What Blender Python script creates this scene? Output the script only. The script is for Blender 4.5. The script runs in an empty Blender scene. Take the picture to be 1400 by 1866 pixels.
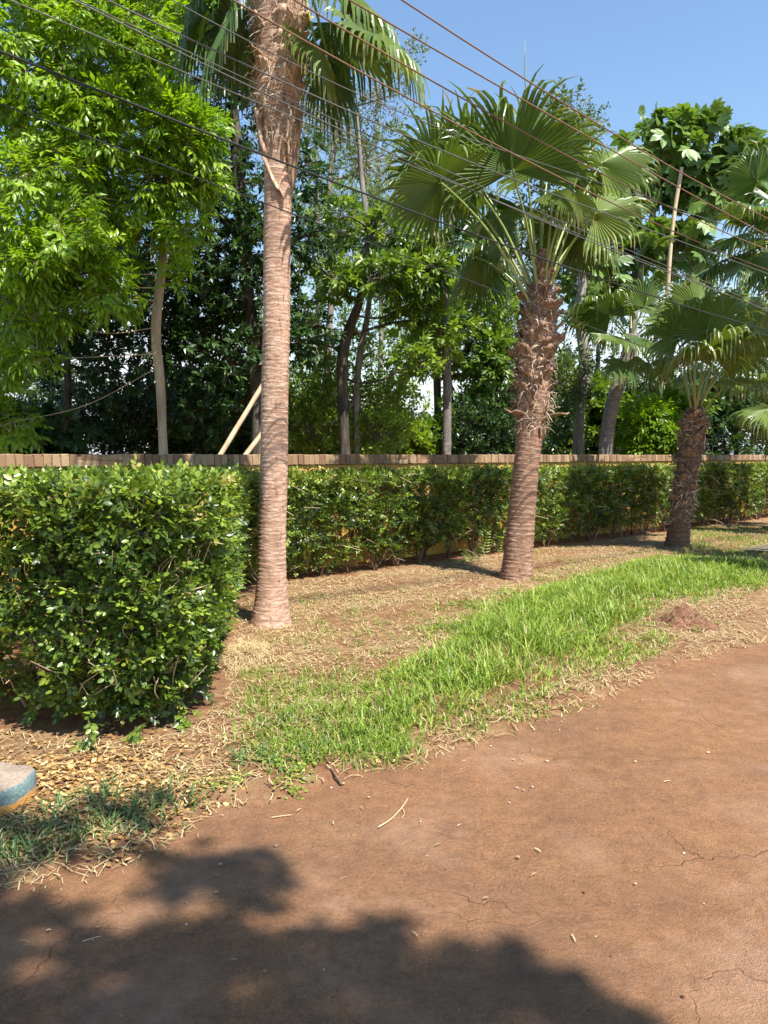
import bpy, math, random
import numpy as np

random.seed(7)
rng = np.random.default_rng(7)
SC = bpy.context.scene
COL = SC.collection

# ------------------------------------------------------------------ camera
F, CX, CY, HCAM = 1402.0, 700.0, 933.0, 1.55       # the photograph's lens in its own pixels, eye height
PITCH = math.atan((933.0 - 830.0) / F)
cam_d = bpy.data.cameras.new('camera')
cam_d.sensor_fit = 'VERTICAL'
cam_d.sensor_height = 24.0
cam_d.lens = 24.0 * F / 1866.0
cam_d.clip_start = 0.05
cam_d.clip_end = 3000.0
cam = bpy.data.objects.new('camera', cam_d)
COL.objects.link(cam)
cam.location = (0, 0, HCAM)
cam.rotation_euler = (math.pi / 2 - PITCH, 0, 0)
SC.camera = cam

# ------------------------------------------------------------------ light
SUN_EL = math.radians(59)
SUN_H = np.array([0.63, -0.775]); SUN_H /= np.linalg.norm(SUN_H)      # from behind the viewer's right shoulder
S = np.array([SUN_H[0] * math.cos(SUN_EL), SUN_H[1] * math.cos(SUN_EL), math.sin(SUN_EL)])
sun_d = bpy.data.lights.new('sun', 'SUN')
sun_d.energy = 5.0
sun_d.angle = math.radians(0.53)
sun_d.color = (1.0, 0.955, 0.88)
sun = bpy.data.objects.new('sun', sun_d)
COL.objects.link(sun)
from mathutils import Vector, Matrix
sun.rotation_euler = Vector((-S[0], -S[1], -S[2])).to_track_quat('-Z', 'Y').to_euler()
sun.location = (8, -8, 14)

world = bpy.data.worlds.new('World')
SC.world = world
world.use_nodes = True
wn, wl = world.node_tree.nodes, world.node_tree.links
wn.clear()
w_out = wn.new('ShaderNodeOutputWorld')
w_bg = wn.new('ShaderNodeBackground')
w_bg.inputs['Strength'].default_value = 0.10
w_sky = wn.new('ShaderNodeTexSky')
w_sky.sky_type = 'NISHITA'
w_sky.sun_disc = False
w_sky.sun_elevation = SUN_EL
w_sky.sun_rotation = math.atan2(S[0], S[1])
w_sky.altitude = 300
w_sky.air_density = 1.5
w_sky.dust_density = 0.0
w_sky.ozone_density = 5.0
# low fair-weather cloud along the horizon, thinning upwards
w_tc = wn.new('ShaderNodeTexCoord')
w_map = wn.new('ShaderNodeMapping')
w_map.inputs['Scale'].default_value = (1.0, 1.0, 2.6)
w_noise = wn.new('ShaderNodeTexNoise')
w_noise.inputs['Scale'].default_value = 2.6
w_noise.inputs['Detail'].default_value = 7
w_noise.inputs['Roughness'].default_value = 0.55
w_sep = wn.new('ShaderNodeSeparateXYZ')
w_mr = wn.new('ShaderNodeMapRange')
w_mr.inputs['From Min'].default_value = 0.03
w_mr.inputs['From Max'].default_value = 0.42
w_mr.inputs['To Min'].default_value = 0.36
w_mr.inputs['To Max'].default_value = -0.34
w_add = wn.new('ShaderNodeMath'); w_add.operation = 'ADD'
w_ramp = wn.new('ShaderNodeValToRGB')
w_ramp.color_ramp.elements[0].position = 0.50
w_ramp.color_ramp.elements[1].position = 0.82
w_mix = wn.new('ShaderNodeMixRGB')
w_mix.inputs['Color2'].default_value = (6.6, 6.9, 7.3, 1)
wl.new(w_tc.outputs['Generated'], w_map.inputs['Vector'])
wl.new(w_map.outputs['Vector'], w_noise.inputs['Vector'])
wl.new(w_tc.outputs['Generated'], w_sep.inputs['Vector'])
wl.new(w_sep.outputs['Z'], w_mr.inputs['Value'])
wl.new(w_noise.outputs['Fac'], w_add.inputs[0])
wl.new(w_mr.outputs['Result'], w_add.inputs[1])
wl.new(w_add.outputs['Value'], w_ramp.inputs['Fac'])
wl.new(w_ramp.outputs['Color'], w_mix.inputs['Fac'])
wl.new(w_sky.outputs['Color'], w_mix.inputs['Color1'])
wl.new(w_mix.outputs['Color'], w_bg.inputs['Color'])
wl.new(w_bg.outputs['Background'], w_out.inputs['Surface'])

SC.view_settings.view_transform = 'Standard'
SC.view_settings.look = 'None'
SC.view_settings.gamma = 1.0
SC.view_settings.use_curve_mapping = False
SC.view_settings.exposure = 1.05
SC.render.engine = 'CYCLES'
SC.cycles.max_bounces = 6
SC.cycles.diffuse_bounces = 3
SC.cycles.glossy_bounces = 2
SC.cycles.transmission_bounces = 4
SC.cycles.sample_clamp_indirect = 8
SC.cycles.use_denoising = True

# ------------------------------------------------------------------ measuring helpers
def ray(px, py):
    x, y, z = (px - CX) / F, 1.0, -(py - CY) / F
    c, s = math.cos(PITCH), math.sin(PITCH)
    return np.array([x, y * c + z * s, -y * s + z * c])
def gnd(px, py, z=0.0):
    r = ray(px, py)
    return np.array([0, 0, HCAM]) + r * ((z - HCAM) / r[2])
def at(px, py, d):
    r = ray(px, py)
    return np.array([0, 0, HCAM]) + r * (d / r[1])
def nrm(v):
    v = np.asarray(v, float)
    return v / (np.linalg.norm(v, axis=-1, keepdims=True) + 1e-12)
def wob(p, f=1.0, seed=0.0):
    """smooth noise in about -1..1 for points (n,3)"""
    p = np.asarray(p, float) * f + seed
    x, y, z = p[..., 0], p[..., 1], p[..., 2]
    return (np.sin(x * 1.7 + 1.3 * np.sin(y * 1.1 + .7 * z)) + np.sin(y * 2.1 + 1.7 * np.sin(z * 1.3 + .6 * x) + 2.0)
            + np.sin(z * 1.9 + 1.5 * np.sin(x * 1.5 - .8 * y) + 4.0) + .6 * np.sin(3.7 * x - 2.9 * y + 3.1 * z)) / 3.6
def wob2(x, y, f=1.0, seed=0.0):
    return wob(np.stack([x, y, np.full_like(x, .37)], -1), f, seed)
def sstep(a, b, x):
    t = np.clip((x - a) / (b - a), 0, 1)
    return t * t * (3 - 2 * t)

# ------------------------------------------------------------------ mesh collecting
class Geo:
    def __init__(s):
        s.V, s.T, s.Fs, s.M, s.n = [], [], [], [], 0
    def add(s, V, faces, tint=0.5, mat=0):
        V = np.asarray(V, float).reshape(-1, 3)
        t = np.full(len(V), tint, float) if np.isscalar(tint) else np.asarray(tint, float).ravel()
        s.V.append(V); s.T.append(t)
        if isinstance(faces, np.ndarray): faces = [faces]
        for f in faces:
            f = np.asarray(f, np.int64)
            if len(f):
                s.Fs.append(f + s.n); s.M.append(mat)
        s.n += len(V)
    def mesh(s, name, mats, smooth=False):
        me = bpy.data.meshes.new(name)
        V = np.concatenate(s.V).astype(np.float32)
        T = np.concatenate(s.T).astype(np.float32)
        me.vertices.add(len(V)); me.vertices.foreach_set('co', V.ravel())
        loops = np.concatenate([f.ravel() for f in s.Fs]).astype(np.int32)
        sizes = np.concatenate([np.full(len(f), f.shape[1]) for f in s.Fs]).astype(np.int32)
        mi = np.concatenate([np.full(len(f), m) for f, m in zip(s.Fs, s.M)]).astype(np.int32)
        starts = (np.cumsum(sizes) - sizes).astype(np.int32)
        me.loops.add(len(loops)); me.loops.foreach_set('vertex_index', loops)
        me.polygons.add(len(sizes)); me.polygons.foreach_set('loop_start', starts)
        me.polygons.foreach_set('material_index', mi)
        me.polygons.foreach_set('use_smooth', np.full(len(sizes), smooth, bool))
        a = me.attributes.new('tint', 'FLOAT', 'POINT'); a.data.foreach_set('value', T)
        for m in (mats if isinstance(mats, (list, tuple)) else [mats]): me.materials.append(m)
        me.update(calc_edges=True)
        me.validate()
        return me
    def build(s, name, mats, parent=None, smooth=False, kind=None):
        o = bpy.data.objects.new(name, s.mesh(name, mats, smooth))
        COL.objects.link(o)
        if parent is not None: attach(o, parent)
        if kind: o['kind'] = kind
        return o
def wmat(o):
    return o.matrix_basis.copy() if o.parent is None else wmat(o.parent) @ o.matrix_parent_inverse @ o.matrix_basis
def attach(o, parent):
    o.parent = parent
    o.matrix_parent_inverse = wmat(parent).inverted()
def thing(name, label, cat, loc=(0, 0, 0), group=None):
    o = bpy.data.objects.new(name, None); COL.objects.link(o)
    o.location = tuple(float(v) for v in loc)
    o.empty_display_size = .2
    return tag(o, label, cat, group)
def tag(o, label, cat, group=None, kind=None):
    o['label'] = label; o['category'] = cat
    if group: o['group'] = group
    if kind: o['kind'] = kind
    return o

def quadgrid(r, c, closed=False):
    i = np.arange(r - 1)[:, None]; j = np.arange(c if closed else c - 1)[None, :]
    j2 = (j + 1) % c
    return np.stack([i * c + j, i * c + j2, (i + 1) * c + j2, (i + 1) * c + j], -1).reshape(-1, 4)
def crom(pts, n):
    """smooth curve through points, n samples evenly spread"""
    P = np.asarray(pts, float)
    P = np.vstack([2 * P[0] - P[1], P, 2 * P[-1] - P[-2]])
    out = []
    for i in range(1, len(P) - 2):
        t = np.linspace(0, 1, 24, endpoint=False)[:, None]
        a, b, c, d = P[i - 1], P[i], P[i + 1], P[i + 2]
        out.append(.5 * (2 * b + (c - a) * t + (2 * a - 5 * b + 4 * c - d) * t ** 2 + (3 * b - a - 3 * c + d) * t ** 3))
    out.append(P[-2][None]); Q = np.vstack(out)
    L = np.r_[0, np.cumsum(np.linalg.norm(np.diff(Q[:, :3], axis=0), axis=1))]
    u = np.linspace(0, L[-1], n)
    return np.stack([np.interp(u, L, Q[:, k]) for k in range(Q.shape[1])], -1)
def frames(P):
    T = nrm(np.gradient(P, axis=0))
    a = np.array([1., 0, 0]) if abs(T[0, 0]) < .8 else np.array([0, 1., 0])
    N = np.zeros_like(P); n = a - T[0] * a.dot(T[0]); n /= np.linalg.norm(n)
    for i in range(len(P)):
        n = n - T[i] * n.dot(T[i]); n /= np.linalg.norm(n) + 1e-12; N[i] = n
    return T, N, np.cross(T, N)
def tube(g, P, R, sides=8, tint=.5, mat=0, disp=None, cap=True):
    P = np.asarray(P, float); R = np.broadcast_to(np.asarray(R, float), (len(P),))
    T, N, B = frames(P)
    th = np.linspace(0, 2 * np.pi, sides, endpoint=False)
    rr = R[:, None] * np.ones(sides)[None]
    if disp is not None:
        s = np.r_[0, np.cumsum(np.linalg.norm(np.diff(P, axis=0), axis=1))]
        rr = rr + disp(s[:, None], th[None, :])
        if hasattr(disp, 'lip') and np.isscalar(tint): tint = np.r_[disp.lip.ravel(), [tint] * (2 if cap else 0)]
    V = P[:, None] + rr[..., None] * (np.cos(th)[None, :, None] * N[:, None] + np.sin(th)[None, :, None] * B[:, None])
    V = V.reshape(-1, 3); Fq = [quadgrid(len(P), sides, True)]
    if cap:
        k = len(V); V = np.vstack([V, P[-1], P[0]])
        j = np.arange(sides); m = (len(P) - 1) * sides
        Fq.append(np.stack([m + j, m + (j + 1) % sides, np.full(sides, k)], -1))
        Fq.append(np.stack([(j + 1) % sides, j, np.full(sides, k + 1)], -1))
    g.add(V, Fq, tint, mat)

# leaf templates: (V, tris, tint offset), long axis +Y, upper side +Z
def leaf4(w=.25, fold=.06, curl=.06):
    V = [(0, 0, 0), (0, .5, -fold), (0, 1, -curl), (w, .45, 0), (-w, .45, 0)]
    return np.array(V, float), np.array([(0, 3, 1), (1, 3, 2), (0, 1, 4), (1, 2, 4)])
def leaf6(w=.27, fold=.07, curl=.08):
    V = [(0, 0, 0), (0, .5, -fold), (0, 1, -curl), (w * .92, .3, 0), (w * .85, .7, -.02), (-w * .92, .3, 0), (-w * .85, .7, -.02)]
    return np.array(V, float), np.array([(0, 3, 1), (1, 3, 4), (1, 4, 2), (0, 1, 5), (1, 6, 5), (1, 2, 6)])
def basis(Y, Zh):
    """rotation matrices with columns X,Y,Z from long axis and wished upper side"""
    Y = nrm(Y); X = nrm(np.cross(Y, Zh)); Z = np.cross(X, Y)
    return np.stack([X, Y, Z], -1)
def inst(tmpl, pos, R, sc):
    V, Fa = tmpl[0], tmpl[1]
    n, k = len(pos), len(V)
    sc = np.asarray(sc, float).reshape(n, 1, -1)
    W = np.einsum('nij,nkj->nki', R, V[None] * sc) + pos[:, None]
    return W.reshape(-1, 3), (Fa[None] + (np.arange(n) * k)[:, None, None]).reshape(-1, Fa.shape[1])
def rdir(n, r=None):
    return nrm((r or rng).normal(size=(n, 3)))
class Spray:
    """a little twig with leaves, itself a template"""
    def __init__(s): s.V, s.Fa, s.T, s.n = [], [], [], 0
    def leaf(s, t, p, d, z, sc, tint):
        W, Fa = inst(t, np.array([p], float), basis(np.array([d], float), np.array([z], float)), np.array([sc]))
        s.V.append(W); s.Fa.append(Fa + s.n); s.T.append(np.full(len(W), tint)); s.n += len(W)
    def stem(s, a, b, w, tint=-2.0):
        a, b = np.array(a, float), np.array(b, float)
        x = nrm(np.cross(b - a, [0, 0, 1.0]) + 1e-6) * w; z = np.array([0, 0, w])
        W = np.array([a + x, a - x, b, a + z, a - z]); s.V.append(W)
        s.Fa.append(np.array([(0, 1, 2), (3, 4, 2)]) + s.n); s.T.append(np.full(5, tint)); s.n += 5
    def done(s): return np.concatenate(s.V), np.concatenate(s.Fa), np.concatenate(s.T)
def scatter(g, sprays, pos, Y, Z, sc, tint, mat=0, leaf_jit=.0):
    k = rng.integers(0, len(sprays), len(pos))
    for i, sp in enumerate(sprays):
        m = np.nonzero(k == i)[0]
        if not len(m): continue
        W, Fa = inst(sp, pos[m], basis(Y[m], Z[m]), sc[m])
        t = (tint[m][:, None] + sp[2][None]).ravel()
        g.add(W, Fa, t, mat)

_spray_meshes = {}
def scatter_objects(parent, name, sprays, key, mat, pos, Y, Z, sc, tint):
    """the sprays one can pick out: each an object, meshes shared"""
    inv = wmat(parent).inverted(); R = basis(Y, Z); k = rng.integers(0, len(sprays), len(pos))
    for i in range(len(pos)):
        tb = int(np.clip(round(float(tint[i]) * 6), 0, 6)); kk = (key, int(k[i]), tb)
        if kk not in _spray_meshes:
            g = Geo(); V, Fa, T = sprays[kk[1]]; g.add(V, Fa, T + tb / 6); _spray_meshes[kk] = g.mesh(name, mat)
        o = bpy.data.objects.new(name, _spray_meshes[kk]); COL.objects.link(o)
        m = R[i] * float(sc[i])
        o.matrix_basis = Matrix(((*m[0], pos[i][0]), (*m[1], pos[i][1]), (*m[2], pos[i][2]), (0, 0, 0, 1)))
        o.parent = parent; o.matrix_parent_inverse = inv

# ------------------------------------------------------------------ materials
def new_mat(name):
    m = bpy.data.materials.new(name); m.use_nodes = True
    n, l = m.node_tree.nodes, m.node_tree.links
    return m, n, l, n['Principled BSDF'], n['Material Output']
def ramp(n, stops, fac=None, l=None):
    r = n.new('ShaderNodeValToRGB'); e = r.color_ramp.elements
    while len(e) < len(stops): e.new(.5)
    for i, (p, c) in enumerate(stops):
        e[i].position = p; e[i].color = (*c, 1)
    if fac is not None: l.new(fac, r.inputs['Fac'])
    return r
def noise(n, l, scale, detail=4, rough=.55, vec=None, dist=0.0):
    t = n.new('ShaderNodeTexNoise'); t.inputs['Scale'].default_value = scale
    t.inputs['Detail'].default_value = detail; t.inputs['Roughness'].default_value = rough
    t.inputs['Distortion'].default_value = dist
    if vec is not None: l.new(vec, t.inputs['Vector'])
    return t
def mapping(n, l, sc, coord='Object'):
    tc = n.new('ShaderNodeTexCoord'); mp = n.new('ShaderNodeMapping')
    mp.inputs['Scale'].default_value = sc; l.new(tc.outputs[coord], mp.inputs['Vector'])
    return mp.outputs['Vector']
def mixc(n, l, fac, a, b, mode='MIX'):
    m = n.new('ShaderNodeMixRGB'); m.blend_type = mode
    for sock, v in (('Fac', fac), ('Color1', a), ('Color2', b)):
        if isinstance(v, (int, float)): m.inputs[sock].default_value = v
        elif isinstance(v, tuple): m.inputs[sock].default_value = (*v, 1)
        else: l.new(v, m.inputs[sock])
    return m.outputs['Color']
def bump(n, l, h, strength, dist, bsdf):
    b = n.new('ShaderNodeBump'); b.inputs['Strength'].default_value = strength; b.inputs['Distance'].default_value = dist
    l.new(h, b.inputs['Height']); l.new(b.outputs['Normal'], bsdf.inputs['Normal'])
def leaf_mat(name, stops, twig=(.16, .12, .07), rough=.38, trans=.32, tcol=(1.25, 1.25, .45), spec=.5):
    """colour by the leaf's own tint; light passes through the blade; tint under 0 is twig"""
    m, n, l, b, out = new_mat(name)
    a = n.new('ShaderNodeAttribute'); a.attribute_name = 'tint'
    r = ramp(n, stops, a.outputs['Fac'], l)
    lt = n.new('ShaderNodeMath'); lt.operation = 'LESS_THAN'; lt.inputs[1].default_value = -.5
    l.new(a.outputs['Fac'], lt.inputs[0])
    c = mixc(n, l, lt.outputs['Value'], r.outputs['Color'], twig)
    l.new(c, b.inputs['Base Color'])
    b.inputs['Roughness'].default_value = rough
    b.inputs['Specular IOR Level'].default_value = spec
    tr = n.new('ShaderNodeBsdfTranslucent')
    l.new(mixc(n, l, 1.0, r.outputs['Color'], tcol, 'MULTIPLY'), tr.inputs['Color'])
    mx = n.new('ShaderNodeMixShader')
    fm = n.new('ShaderNodeMath'); fm.operation = 'MULTIPLY_ADD'
    l.new(lt.outputs['Value'], fm.inputs[0]); fm.inputs[1].default_value = -trans; fm.inputs[2].default_value = trans
    l.new(fm.outputs['Value'], mx.inputs['Fac'])
    l.new(b.outputs['BSDF'], mx.inputs[1]); l.new(tr.outputs['BSDF'], mx.inputs[2])
    l.new(mx.outputs['Shader'], out.inputs['Surface'])
    return m
def bark_mat(name, c1, c2, c3, sc=(14, 14, 3), bstr=.6, rough=.9, fine=60, fiss=0.0):
    m, n, l, b, out = new_mat(name)
    v = mapping(n, l, sc)
    a = noise(n, l, 1.0, 6, .65, v)
    f = noise(n, l, fine, 3, .6, mapping(n, l, (1, 1, 1)))
    r = ramp(n, [(.3, c1), (.5, c2), (.72, c3)], a.outputs['Fac'], l)
    c = mixc(n, l, .35, r.outputs['Color'], f.outputs['Fac'], 'OVERLAY')
    if fiss:        # upright splits and dark stains
        f2 = noise(n, l, 1.0, 5, .65, mapping(n, l, (34, 34, 5)))
        c = mixc(n, l, ramp(n, [(.60, (0, 0, 0)), (.70, (fiss, fiss, fiss))], f2.outputs['Fac'], l).outputs['Color'], c, (.06, .035, .025))
        f3 = noise(n, l, 1.0, 4, .6, mapping(n, l, (3, 3, 1.6)))
        c = mixc(n, l, ramp(n, [(.45, (0, 0, 0)), (.75, (.5, .5, .5))], f3.outputs['Fac'], l).outputs['Color'], c, (.24, .15, .105))
    at_ = n.new('ShaderNodeAttribute'); at_.attribute_name = 'tint'
    mm = n.new('ShaderNodeMapRange'); mm.inputs['To Min'].default_value = .62; mm.inputs['To Max'].default_value = 1.4
    l.new(at_.outputs['Fac'], mm.inputs['Value'])
    c = mixc(n, l, 1.0, c, mm.outputs['Result'], 'MULTIPLY')
    l.new(c, b.inputs['Base Color']); b.inputs['Roughness'].default_value = rough
    b.inputs['Specular IOR Level'].default_value = .2
    bump(n, l, a.outputs['Fac'], bstr, .02, b)
    return m
def tint_mat(name, stops, rough=.8, trans=0.0, spec=.3):
    m, n, l, b, out = new_mat(name)
    a = n.new('ShaderNodeAttribute'); a.attribute_name = 'tint'
    r = ramp(n, stops, a.outputs['Fac'], l)
    f = noise(n, l, 90, 3, .6, mapping(n, l, (1, 1, 1)))
    c = mixc(n, l, .3, r.outputs['Color'], f.outputs['Fac'], 'OVERLAY')
    l.new(c, b.inputs['Base Color']); b.inputs['Roughness'].default_value = rough
    b.inputs['Specular IOR Level'].default_value = spec
    if trans:
        tr = n.new('ShaderNodeBsdfTranslucent'); l.new(c, tr.inputs['Color'])
        mx = n.new('ShaderNodeMixShader'); mx.inputs['Fac'].default_value = trans
        l.new(b.outputs['BSDF'], mx.inputs[1]); l.new(tr.outputs['BSDF'], mx.inputs[2])
        l.new(mx.outputs['Shader'], out.inputs['Surface'])
    return m

M = {}
M['hedge'] = leaf_mat('hedge_leaf', [(0, (.022, .045, .011)), (.4, (.078, .135, .019)), (.8, (.26, .35, .036)), (1, (.45, .33, .13))], rough=.33, trans=.27, spec=.45)
M['bright'] = leaf_mat('bright_tree_leaf', [(0, (.08, .15, .012)), (.5, (.22, .36, .02)), (1, (.38, .50, .03))], rough=.36, trans=.45, tcol=(1.25, 1.3, .4))
M['mid'] = leaf_mat('mid_green_leaf', [(0, (.035, .07, .014)), (.5, (.105, .19, .022)), (1, (.28, .38, .04))], rough=.38, trans=.36)
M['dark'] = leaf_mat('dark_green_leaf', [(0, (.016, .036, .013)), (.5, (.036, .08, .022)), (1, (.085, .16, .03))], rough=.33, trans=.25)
M['sparse'] = leaf_mat('olive_leaf', [(0, (.06, .085, .03)), (.5, (.10, .15, .04)), (1, (.17, .2, .06))], rough=.5, trans=.3)
M['lobed'] = leaf_mat('lobed_leaf', [(0, (.06, .11, .025)), (.5, (.13, .22, .045)), (.93, (.22, .33, .07)), (1, (.60, .33, .02))], rough=.4, trans=.3)
M['frond'] = leaf_mat('fan_leaf', [(0, (.035, .07, .02)), (.45, (.085, .15, .032)), (.8, (.19, .25, .05)), (.93, (.38, .34, .13)), (1, (.40, .30, .16))], rough=.34, trans=.3, spec=.55, tcol=(1.3, 1.2, .4))
M['grass'] = leaf_mat('grass_blade', [(0, (.055, .11, .012)), (.5, (.165, .265, .024)), (.85, (.37, .46, .075)), (1, (.52, .44, .19))], rough=.45, trans=.35, tcol=(1.2, 1.2, .5))
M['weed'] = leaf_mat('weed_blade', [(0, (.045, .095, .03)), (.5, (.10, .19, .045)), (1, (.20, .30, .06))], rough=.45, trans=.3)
M['straw'] = tint_mat('dry_straw', [(0, (.26, .17, .08)), (.5, (.50, .37, .18)), (1, (.70, .58, .34))], trans=.15)
M['litter'] = tint_mat('fallen_leaf', [(0, (.16, .08, .035)), (.5, (.45, .27, .09)), (1, (.68, .50, .24))], trans=.2)
M['bark_dark'] = bark_mat('dark_bark', (.035, .028, .02), (.075, .06, .045), (.17, .14, .11))
M['bark_pale'] = bark_mat('pale_bark', (.30, .21, .13), (.44, .33, .21), (.56, .45, .32), sc=(6, 6, 1.6), bstr=.3)
M['bark_grey'] = bark_mat('grey_bark', (.13, .11, .09), (.24, .21, .17), (.38, .34, .29), sc=(10, 10, 2.5))
M['palm_ring'] = bark_mat('ringed_palm_bark', (.27, .145, .095), (.46, .285, .195), (.64, .47, .36), sc=(11, 11, 46), bstr=.7, fine=110, fiss=.8)
M['palm_shaded'] = bark_mat('shaded_palm_bark', (.07, .04, .026), (.14, .085, .055), (.26, .18, .13), sc=(11, 11, 40), bstr=.8, fine=110, fiss=.8)  # young palm's trunk: its shade is put into a darker bark colour
M['palm_brown'] = bark_mat('brown_palm_bark', (.16, .08, .05), (.30, .17, .11), (.48, .33, .24), sc=(11, 11, 40), bstr=.8, fine=110, fiss=.9)
M['boot_brown'] = bark_mat('brown_leaf_boot', (.075, .036, .02), (.20, .115, .07), (.50, .39, .29), sc=(40, 40, 8), bstr=.7, fine=140)
M['palm_grey'] = bark_mat('grey_palm_bark', (.12, .10, .09), (.20, .17, .15), (.28, .25, .22), sc=(9, 9, 30), bstr=.4)
M['boot'] = bark_mat('leaf_boot', (.17, .10, .06), (.38, .255, .17), (.62, .50, .38), sc=(40, 40, 8), bstr=.6, fine=140)
M['fibre'] = tint_mat('palm_fibre', [(0, (.20, .12, .07)), (.5, (.40, .29, .19)), (1, (.66, .56, .44))], rough=.85)
M['petiole'] = tint_mat('leaf_stalk', [(0, (.09, .15, .03)), (.5, (.22, .29, .07)), (.8, (.46, .42, .2)), (1, (.62, .47, .33))], rough=.4, spec=.5)
M['cable'] = tint_mat('black_cable', [(0, (.012, .012, .013)), (1, (.05, .05, .05))], rough=.45)
M['greywire'] = tint_mat('grey_wire', [(0, (.06, .058, .055)), (1, (.16, .155, .15))], rough=.5)
M['copper'] = tint_mat('brown_wire', [(0, (.10, .05, .03)), (1, (.30, .17, .10))], rough=.5)
M['pebble'] = tint_mat('pebble_stone', [(0, (.06, .035, .025)), (.5, (.24, .14, .09)), (1, (.5, .42, .35))], rough=.9)
M['slab'] = tint_mat('weathered_concrete', [(0, (.13, .10, .075)), (1, (.34, .28, .21))], rough=.95)
M['stem'] = bark_mat('hedge_stem', (.08, .05, .03), (.17, .105, .065), (.27, .185, .12))
M['clod'] = bark_mat('dug_soil', (.07, .03, .02), (.16, .072, .042), (.30, .17, .095), sc=(22, 22, 22), bstr=1.0)

def road_mat():
    m, n, l, b, out = new_mat('dusty_asphalt')
    v = mapping(n, l, (1, 1, 1))
    big = noise(n, l, .75, 5, .6, v)
    mid = noise(n, l, 4.5, 5, .65, v)
    fine = noise(n, l, 62, 4, .75, v)
    grit = noise(n, l, 230, 2, .7, v)
    c = ramp(n, [(.30, (0.208, 0.100, 0.052)), (.47, (0.296, 0.148, 0.073)), (.68, (0.374, 0.189, 0.088))], big.outputs['Fac'], l).outputs['Color']
    c2 = ramp(n, [(.32, (0.213, 0.109, 0.063)), (.55, (0.323, 0.165, 0.081)), (.75, (0.384, 0.203, 0.100))], mid.outputs['Fac'], l).outputs['Color']
    c = mixc(n, l, .45, c, c2)
    c = mixc(n, l, .5, c, ramp(n, [(.32, (.26, .26, .26)), (.5, (.5, .5, .5)), (.7, (.70, .69, .66))], fine.outputs['Fac'], l).outputs['Color'], 'OVERLAY')
    c = mixc(n, l, .6, c, ramp(n, [(.3, (.22, .22, .22)), (.7, (.76, .76, .76))], grit.outputs['Fac'], l).outputs['Color'], 'OVERLAY')
    worn = noise(n, l, .42, 4, .6, mapping(n, l, (1, 1.5, 1)))
    c = mixc(n, l, ramp(n, [(.48, (0, 0, 0)), (.70, (.42, .42, .42))], worn.outputs['Fac'], l).outputs['Color'], c, (.15, .095, .065))
    dust = noise(n, l, 1.15, 5, .65, mapping(n, l, (1, 1.3, 1)), .6)
    c = mixc(n, l, ramp(n, [(.50, (0, 0, 0)), (.68, (.55, .55, .55))], dust.outputs['Fac'], l).outputs['Color'], c, (.44, .265, .165))
    blot = noise(n, l, 14, 4, .7, v)
    c = mixc(n, l, .35, c, ramp(n, [(.35, (.3, .3, .3)), (.65, (.68, .67, .65))], blot.outputs['Fac'], l).outputs['Color'], 'OVERLAY')
    # cracks: edges of warped cells, only in some patches
    warp = noise(n, l, 2.6, 4, .55, v)
    vm = n.new('ShaderNodeVectorMath'); vm.operation = 'MULTIPLY_ADD'
    l.new(warp.outputs['Color'], vm.inputs[0]); vm.inputs[1].default_value = (.55, .55, 0); l.new(v, vm.inputs[2])
    fl = n.new('ShaderNodeVectorMath'); fl.operation = 'MULTIPLY'; fl.inputs[1].default_value = (1, 1, 0); l.new(vm.outputs['Vector'], fl.inputs[0])
    vo = n.new('ShaderNodeTexVoronoi'); vo.feature = 'DISTANCE_TO_EDGE'; vo.inputs['Scale'].default_value = 1.7
    l.new(fl.outputs['Vector'], vo.inputs['Vector'])
    cr = ramp(n, [(0, (.7, .7, .7)), (.0022, (.4, .4, .4)), (.0055, (0, 0, 0))], vo.outputs['Distance'], l)
    msk = noise(n, l, 1.1, 3, .5, mapping(n, l, (1, 1, 1)))
    mk = ramp(n, [(.47, (0, 0, 0)), (.66, (.9, .9, .9))], msk.outputs['Fac'], l)
    ck = mixc(n, l, 1.0, cr.outputs['Color'], mk.outputs['Color'], 'MULTIPLY')
    c = mixc(n, l, ck, c, (.055, .028, .018))
    l.new(c, b.inputs['Base Color']); b.inputs['Roughness'].default_value = .93
    b.inputs['Specular IOR Level'].default_value = .2
    h1 = mixc(n, l, .5, fine.outputs['Fac'], grit.outputs['Fac'])
    h2 = mixc(n, l, .25, h1, mid.outputs['Fac'])
    h = mixc(n, l, ck, h2, (0, 0, 0))
    bump(n, l, h, 1.0, .032, b)
    return m
def soil_mat():
    m, n, l, b, out = new_mat('verge_soil')
    v = mapping(n, l, (1, 1, 1))
    big = noise(n, l, 1.6, 5, .65, v); mid = noise(n, l, 12, 5, .7, v); fine = noise(n, l, 110, 3, .7, v)
    c = ramp(n, [(.30, (.21, .085, .043)), (.46, (.29, .15, .075)), (.60, (.38, .26, .13))], big.outputs['Fac'], l).outputs['Color']
    c2 = ramp(n, [(.35, (.15, .062, .032)), (.52, (.29, .15, .075)), (.7, (.40, .29, .145))], mid.outputs['Fac'], l).outputs['Color']
    c = mixc(n, l, .55, c, c2)
    c = mixc(n, l, .5, c, fine.outputs['Fac'], 'OVERLAY')
    l.new(c, b.inputs['Base Color']); b.inputs['Roughness'].default_value = .95
    b.inputs['Specular IOR Level'].default_value = .15
    bump(n, l, mixc(n, l, .5, mid.outputs['Fac'], fine.outputs['Fac']), 1.0, .045, b)
    return m
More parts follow.
